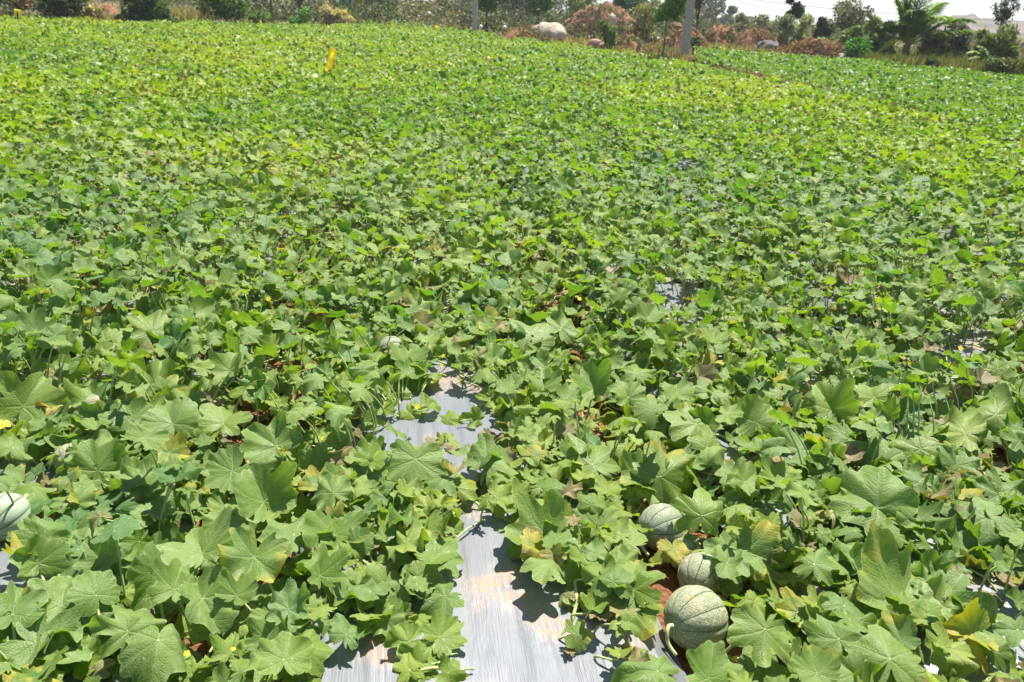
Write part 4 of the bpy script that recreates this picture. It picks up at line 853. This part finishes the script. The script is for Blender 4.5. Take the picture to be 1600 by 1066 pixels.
rock('pinkish boulder resting at the edge of the melon field', 917, 945, 61, 82, (.52, .31, .22), 22)
rock('brown pointed rock standing upright on top of the brush mound', 922, 945, 5, 30, (.30, .17, .11), 23, pointed=1.0, dz=.9, D=38)
rock('flat pale grey boulder left of the sapling trunk', 1005, 1040, 57, 73, (.50, .47, .43), 24)
rock('brown pointed stone beside the low red earth heap', 984, 1005, 64, 90, (.30, .18, .12), 25, pointed=.8)
rock('orange tan boulder right of the near concrete pole', 1113, 1150, 43, 76, (.52, .32, .20), 26)
rock('small red boulder peeking out beside the near concrete pole', 1052, 1068, 36, 52, (.40, .20, .12), 31, dz=1.0, D=36)
rock('dark grey boulder at the foot of the tall narrow tree', 1182, 1221, 63, 86, (.13, .12, .115), 27)
rock('pale grey boulder ending the long brush heap on the right', 1311, 1339, 81, 103, (.42, .37, .31), 28)
rock('small cream stone on the crest of the brush mound', 950, 966, 19, 28, (.55, .42, .30), 29, dz=.6, D=40)

# ---- poles, posts and wires
def concrete_pole(label, px, ybase, w_base, w_top, H, tilt):
    c = ground(px, ybase, 0); root = empty('concrete_pole', c, label, 'pole'); mb = MB(); n = 12
    for s_ in range(n):
        z0, z1 = H * s_ / n, H * (s_ + 1) / n; a0 = w_base + (w_top - w_base) * z0 / H; a1 = w_base + (w_top - w_base) * z1 / H
        ring = lambda a, z: [(-a / 2 * .8, -a / 2, z), (a / 2 * .8, -a / 2, z), (a / 2, -a / 2 * .8, z), (a / 2, a / 2 * .8, z), (a / 2 * .8, a / 2, z), (-a / 2 * .8, a / 2, z), (-a / 2, a / 2 * .8, z), (-a / 2, -a / 2 * .8, z)]
        V_ = np.array(ring(a0, z0) + ring(a1, z1)); V_[:, 0] += tilt * V_[:, 2]; mb.add(V_, [(j, (j + 1) % 8, 8 + (j + 1) % 8, 8 + j) for j in range(8)], None, (.42, .40, .36))
    mb.build('shaft', M_CONC, root)
    cr = MB(); cr.box((-.75 + tilt * H * .93, -.06, H * .93), (.75 + tilt * H * .93, .06, H * .93 + .1), (.2, .2, .2)); cr.build('cross_arm', M_PLAIN, root)
    for s_ in (-.65, 0.2, .65):
        ib = MB(); x_ = s_ + tilt * H * .93; ib.tube([(x_, 0, H * .93 + .1), (x_, 0, H * .93 + .17), (x_, 0, H * .93 + .19), (x_, 0, H * .93 + .27)], [.02, .02, .05, .035], 8, (.35, .2, .14)); ib.build('insulator', M_PLAIN, root)
M_CONC = simple('concrete', (.40, .375, .33), .9, .2, .15, 3, .4, .01)
concrete_pole('near weathered concrete pole beside the sapling, base in the straw', 1068, 96, .28, .19, 7.5, -.008)
concrete_pole('far thin concrete pole rising from the field, flag at its foot', 741, 58, .23, .15, 7.5, .0)
def wire(label, p0, D0, p1, D1, sag):
    a = at_dist(p0[0], D0); a[2] = top_z(p0[0], p0[1], D0); b = at_dist(p1[0], D1); b[2] = top_z(p1[0], p1[1], D1); t = np.linspace(0, 1, 25)[:, None]
    pts = a * (1 - t) + b * t; pts[:, 2] -= sag * 4 * (t * (1 - t))[:, 0]; mb = MB(); mb.tube(pts, .016, 5, (.16, .16, .17)); tag(mb.build('power_line', M_PLAIN, loc=pts[0]), label, 'power line')
wire('upper grey power line crossing the pale sky', (1150, -4), 60, (1700, 36), 60, .3)
wire('lower faint power line crossing the pale sky', (1150, 2), 75, (1700, 52), 75, .9)
# post with teal box
c = ground(546, 38, 0); D = math.hypot(c[0], c[1]); root = empty('box_post', c, 'slim post carrying a teal box among bushes', 'post'); zt = top_z(546, 5, D)
mb = MB(); mb.tube([(0, 0, 0), (0, 0, zt)], .05, 8, (.12, .16, .16)); mb.build('post', M_PLAIN, root, smooth=True)
mb = MB(); mb.box((-.20, -.12, zt - .02), (.20, .12, zt + .5), (.13, .33, .36)); bx_ = mb.build('box', M_PLAIN, root)
mb = MB(); mb.box((-.24, -.17, zt + .5), (.24, .16, zt + .55), (.10, .25, .28)); mb.build('lid', M_PLAIN, bx_)
mb = MB(); mb.box((-.15, -.137, zt + .06), (.15, -.122, zt + .42), (.17, .40, .43)); mb.build('front_cover', M_PLAIN, bx_)
c = ground(540, 39.5, 0); mb = MB(); V_, Fc = blobs[1]; mb.add(V_ * [.16, .12, .08] + c + [0, 0, .3], None, Fc, (.55, .10, .04)); tag(mb.build('red_bundle', M_CLOTH, loc=c), 'small red bundle lying left of the post with teal box', 'bundle')
c = ground(522, 40, 0); mb = MB(); mb.tube([c, c + [0, 0, .4], c + [.02, 0, .75], c + [.05, 0, .95]], [.06, .07, .08, .03], 8, (.02, .02, .022)); tag(mb.build('stump', M_BARK, loc=c, smooth=True), 'charred black stump in the tan tuft', 'stump')
# leaning stick
a = ground(636, 46, .1); D = math.hypot(a[0], a[1]); b = at_dist(668, D + .5); b[2] = top_z(668, 18, D); mb = MB(); t = np.linspace(0, 1, 9)[:, None]; pts = a * (1 - t) + b * t; pts[:, 2] += np.sin(t[:, 0] * 3) * .06
mb.tube(pts, np.linspace(.03, .015, 9), 6, (.22, .15, .09)); tag(mb.build('leaning_stick', M_BARK, loc=a, smooth=True), 'long brown stick leaning over the far end of the field', 'stick')

# ---- yellow flags and marker stakes
def flag(label, base, outline, col, stick_top, D=None, name='marker_flag', stick=(.10, .06, .04), r=.008, curl=.05):
    c = ground(base[0], base[1], .15) if D is None else at_dist(base[0], D); c[2] = 0; D = math.hypot(c[0], c[1]); root = empty(name, c, label, 'flag' if name == 'marker_flag' else 'marker')
    def P3(px_, py_, off=0): p_ = at_dist(px_, D + off); p_[2] = top_z(px_, py_, D); return p_
    s = MB(); tp = P3(*stick_top); s.tube([c, c * .5 + tp * .5 + [.01, 0, 0], tp], [r * 1.2, r, r], 6, stick); s.build('stake', M_BARK, root, c, True)
    # sheet: rows between the left and right border of the outline, curled, with a little thickness
    L_, R_ = outline; n = len(L_); m = 7; front = []
    for q_ in range(n):
        for w_ in range(m):
            t_ = w_ / (m - 1); px_ = L_[q_][0] * (1 - t_) + R_[q_][0] * t_; py_ = L_[q_][1] * (1 - t_) + R_[q_][1] * t_; front.append(P3(px_, py_, curl * math.sin(t_ * 5 + q_ * .8)))
    front = np.array(front); back = front + np.array([0, .003, 0]); i = np.arange(n - 1)[:, None] * m; j = np.arange(m - 1)[None]; q = np.stack([i + j, i + m + j, i + m + j + 1, i + j + 1], -1).reshape(-1, 4)
    per = [x for x in range(m)] + [m * k2 + m - 1 for k2 in range(1, n)] + [m * (n - 1) + x for x in range(m - 2, -1, -1)] + [m * k2 for k2 in range(n - 2, 0, -1)]
    side = [(per[x], per[(x + 1) % len(per)], per[(x + 1) % len(per)] + n * m, per[x] + n * m) for x in range(len(per))]
    mb = MB(); mb.add(np.vstack([front, back]), np.vstack([q, q[:, ::-1] + n * m, side]), None, col); mb.build('sheet', M_CLOTH, root, c, True)
Y1, Y2, Y3 = (.96, .80, .05), (.88, .80, .06), (.9, .84, .4)
flag('large torn yellow flag on a dark stake in mid field', (521, 130), ([(514.5, 73), (511, 82), (508.5, 92), (505.5, 103), (503.5, 112.5)], [(516, 73), (524, 81), (520.5, 90), (520.5, 98), (520.5, 107)]), Y1, (519, 89))
flag('small orange yellow flag far off left of the post with teal box', (407, 50), ([(405.5, 32), (404.5, 40), (404.5, 48)], [(407, 32), (408.5, 39), (409, 48)]), Y1, (407, 34))
flag('tiny pale yellow cap on a stake above the large flag', (515, 66), ([(510.5, 41), (510, 43.5), (511, 46)], [(515, 41), (515, 43.5), (514.5, 46)]), Y3, (513, 43))
flag('orange yellow flag right of the low green rise', (612, 49), ([(611, 38), (610.5, 42), (611, 47)], [(614, 38), (615, 42), (614, 47)]), Y1, (612, 38))
flag('squat orange marker near the far concrete pole', (683, 50), ([(680.5, 41), (680, 44), (682, 47)], [(686, 41), (685.5, 44), (684.5, 47)]), Y1, (683, 43))
flag('narrow slanting yellow flag at the foot of the far concrete pole', (745, 70), ([(742.5, 57), (743.5, 62), (745, 67)], [(744.5, 57), (746, 61), (747.5, 66)]), Y2, (744, 58))
flag('pale cream marker sheet on a thin stake left of the brush heap', (768, 101), ([(762.5, 89), (763, 92), (765, 94.5)], [(773, 90), (773, 94), (770, 97)]), Y3, (768, 85))
flag('round bright yellow marker in the further crop plot', (1141, 86), ([(1138, 75.5), (1136.5, 79), (1138, 82)], [(1143.5, 75.5), (1145.5, 79), (1144, 82)]), (.85, .72, .02), (1141, 77))
flag('yellow rectangular trap board at the top left corner', (28, 38), ([(23, 13.5), (22, 20), (21.5, 28)], [(33, 16), (33.5, 22), (30.5, 30)]), (.74, .68, .03), (27, 18), name='trap_board', r=.02, curl=.02)
for lb, px_, yt_, yb_ in (('white lamp on a thin stake beside the leaning stick', 670.5, 21, 49), ('white lamp just right of the far concrete pole', 751, 41.5, 54), ('white lamp on a stake left of the brush heap', 788, 42.5, 60)):
    c = ground(px_, yb_, .1); c[2] = 0; D = math.hypot(c[0], c[1]); zt = top_z(px_, yt_, D); root = empty('field_lamp', c, lb, 'lamp')
    mb = MB(); mb.tube([(0, 0, 0), (0, 0, zt - .05)], .014, 6, (.25, .25, .25)); mb.build('stake', M_PLAIN, root, smooth=True)
    mb = MB(); mb.tube([(0, 0, zt - .09), (0, 0, zt - .05), (0, 0, zt), (0, 0, zt + .05), (0, 0, zt + .08)], [.03, .08, .095, .07, .02], 10, (.8, .8, .78)); mb.build('globe', M_PLAIN, root, smooth=True)
    mb = MB(); mb.tube([(0, 0, zt - .13), (0, 0, zt - .09)], .035, 8, (.2, .2, .2)); mb.build('collar', M_PLAIN, root, smooth=True)

# ---- palms
def frond(mb_r, mb_l, base, az_, el, L_, sag, nl, ll, col, rng, twist=0):
    h = np.array([math.cos(az_), math.sin(az_), 0]); t = np.linspace(0, 1, 16); pts = base + h * (math.cos(el) * L_ * t)[:, None] + np.array([0, 0, 1.]) * (math.sin(el) * L_ * t - sag * t ** 2.3)[:, None]
    mb_r.tube(pts, np.linspace(.028, .006, 16) * (L_ / 2.2), 5, (.26, .30, .10)); side = np.cross(h, [0, 0, 1.])
    for q_ in range(nl):
        tt = .14 + .86 * q_ / nl; p = np.array([np.interp(tt, t, pts[:, c_]) for c_ in range(3)]); T_ = np.array([np.interp(min(1, tt + .03), t, pts[:, c_]) for c_ in range(3)]) - p; T_ /= np.linalg.norm(T_) + 1e-9
        l_ = ll * math.sin(PI * min(.95, .18 + tt * .78)) * rng.uniform(.85, 1.1)
        for sg in (-1, 1):
            d = side * sg * .75 + T_ * .62 + rng.normal(size=3) * .08 + np.array([0, 0, .1]); d /= np.linalg.norm(d); w_ = np.cross(d, [0, 0, 1.]); w_ /= np.linalg.norm(w_) + 1e-9; w_ = w_ * .03 + np.array([0, 0, .008])
            m_ = p + d * l_ * .5 - [0, 0, l_ * .06]; e_ = p + d * l_ - [0, 0, l_ * .34]
            c_ = np.clip(np.array(col) * (1 + rng.normal() * .2), .02, .6); mb_l.add([p - w_ * .5, p + w_ * .5, m_ + w_, m_ - w_, e_], [(0, 1, 2, 3)], [(3, 2, 4)], c_)
def palm(label, px_, yb_, crown_y, L_, spec, trunk_r, seed, ll=.42, nl=46, col=(.21, .33, .055), tcol=(.22, .17, .12)):
    c = ground(px_, yb_, 0); D = math.hypot(c[0], c[1]); root = empty('palm', c, label, 'palm'); zc = top_z(px_, crown_y, D); rng = np.random.default_rng(seed)
    tb = MB(); zz = np.linspace(0, zc, 24); tb.tube(np.stack([.03 * zz, zz * 0, zz], 1), trunk_r * (1.3 - .4 * zz / zc + .07 * (np.arange(24) % 2)), 12, tcol); tb.build('trunk', M_BARK, root)
    for (az_, el, lf, sag, cm) in spec:
        fr, fl = MB(), MB(); frond(fr, fl, np.array([.03 * zc, 0, zc - .03]), math.radians(az_), math.radians(el), L_ * lf, sag * L_ * lf, nl, ll * (L_ * lf / 2.2) ** .5, [col[0] * cm[0], col[1] * cm[1], col[2] * cm[2]], rng)
        o = fl.build('frond', M_TREE, root); fr.build('midrib', M_STEM, o)
g1, g2, dead = (1, 1, 1), (1.4, 1.3, 1.1), (3.6, 1.7, 1.5)
palm('coconut palm with arching fronds rising above the right skyline', 1408, 108, 70, 3.0,
     [(95, 84, 1, .12, g1), (75, 76, 1.05, .2, g1), (130, 74, 1.0, .2, g1), (20, 66, 1.05, .42, g1), (2, 58, 1.0, .55, g2), (-12, 46, 1.05, .42, g1), (35, 60, .95, .35, g1), (170, 70, .95, .30, g2), (190, 55, .75, .55, g1), (200, 40, .6, .8, dead),
      (-60, 60, .9, .5, g2), (-110, 66, .8, .4, g1), (230, 58, .7, .5, g1), (-30, 30, .85, .25, g1), (150, 82, 1.05, .1, g1), (60, 84, 1.1, .1, g1), (-80, 80, 1., .1, g1)], .13, 41, ll=.62, nl=84)
palm('low palm with drooping yellow green fronds right of the coconut palm', 1462, 112, 86, 1.35,
     [(0, 48, 1.05, .85, g2), (25, 55, .9, .8, (2, 1.7, .9)), (170, 52, 1.0, .85, g2), (195, 40, .9, .7, (2.4, 1.7, .8)), (90, 62, .8, .6, g1), (-60, 50, .9, .8, g2), (-120, 55, .8, .8, (2, 1.6, .9))], .07, 42, ll=.42, nl=34, col=(.09, .13, .03))
palm('young palm with upright silvery fronds and dark swollen base', 1541, 121, 100, 1.25,
     [(75, 75, .9, .1, (1.6, 1.5, 3)), (95, 82, .8, .1, g2), (170, 50, 1.05, .5, g2), (188, 42, .95, .55, g1), (8, 38, .95, .28, (2, 1.7, 2.5)), (28, 45, .8, .4, g1), (-70, 55, .7, .6, g1), (120, 60, 1., .4, g1)], .20, 43, ll=.36, nl=32, tcol=(.05, .05, .06))

# ---- hills and air
def ridge(name, label, pts, D, col_a, col_b, depth, bumps, seed):
    xs = np.arange(pts[0][0], pts[-1][0], 3.0); ys = np.interp(xs, [a_[0] for a_ in pts], [a_[1] for a_ in pts]); n = len(xs); m = 12; V_ = []
    for q_ in range(m):
        t_ = q_ / (m - 1)
        for x_, y_ in zip(xs, ys):
            Dq = D + depth * (t_ - .5); hgt = (top_z(x_, y_, D)) * math.sin(PI * t_) ** .8; p_ = at_dist(x_, Dq); nz = (vnoise(x_, t_ * 9, .09, seed) - .5 + .6 * (vnoise(x_, t_ * 9, .33, seed + 1) - .5)) * bumps * math.sin(PI * t_) ** .5
            V_.append((p_[0], p_[1], max(-1, hgt + nz)))
    i = np.arange(m - 1)[:, None] * n; j = np.arange(n - 1)[None]; q = np.stack([i + j, i + j + 1, i + n + j + 1, i + n + j], -1).reshape(-1, 4)
    k = NT(name); p = k.pos(); k.set(Base_Color=k.mix(k.ramp(k.noise(p, .06, 5, .65), .4, .62), col_a, col_b), Roughness=.95, Specular_IOR_Level=.1, Normal=k.bump(k.noise(p, .12, 5), 1, 2))
    tag(mesh_np(name, V_, [q], k.m, smooth=True), label, None, None, 'structure')
ridge('hill', 'low rocky brown hill behind the palms on the right', [(1400, 46), (1440, 40), (1468, 32), (1490, 24.5), (1508, 23), (1522, 22), (1530, 27), (1545, 28), (1560, 31), (1600, 34), (1680, 36), (1800, 50)], 420, (.17, .13, .11), (.09, .085, .06), 160, .8, 3)
ridge('hills', 'faint blue hills on the skyline', [(-200, -20), (200, -12), (560, 2), (640, -6), (720, 2), (800, 6), (960, 2), (1100, 24), (1180, 30), (1300, 38), (1360, 38), (1420, 40), (1600, 46), (1800, 58)], 1500, (.12, .13, .10), (.08, .10, .06), 400, 8.0, 5)


# ---- the dusty air over the fields
x0, x1, y0, y1 = ax[0] - 20, ax[-1] + 20, ay[0] - 20, ay[-1] + 20
mb = MB(); mb.box((x0, y0, -1.2), (x1, y1, 60)); hz = mb.build('haze', None); hz['kind'] = 'stuff'; hz['label'] = 'thin pale dusty haze over the fields'
m = bpy.data.materials.new('haze'); m.use_nodes = True; m.node_tree.nodes.clear(); ou = m.node_tree.nodes.new('ShaderNodeOutputMaterial'); pv = m.node_tree.nodes.new('ShaderNodeVolumePrincipled')
pv.inputs['Color'].default_value = (.86, .90, .95, 1); pv.inputs['Density'].default_value = .0007; pv.inputs['Anisotropy'].default_value = .2
m.node_tree.links.new(pv.outputs[0], ou.inputs['Volume']); hz.data.materials.append(m)
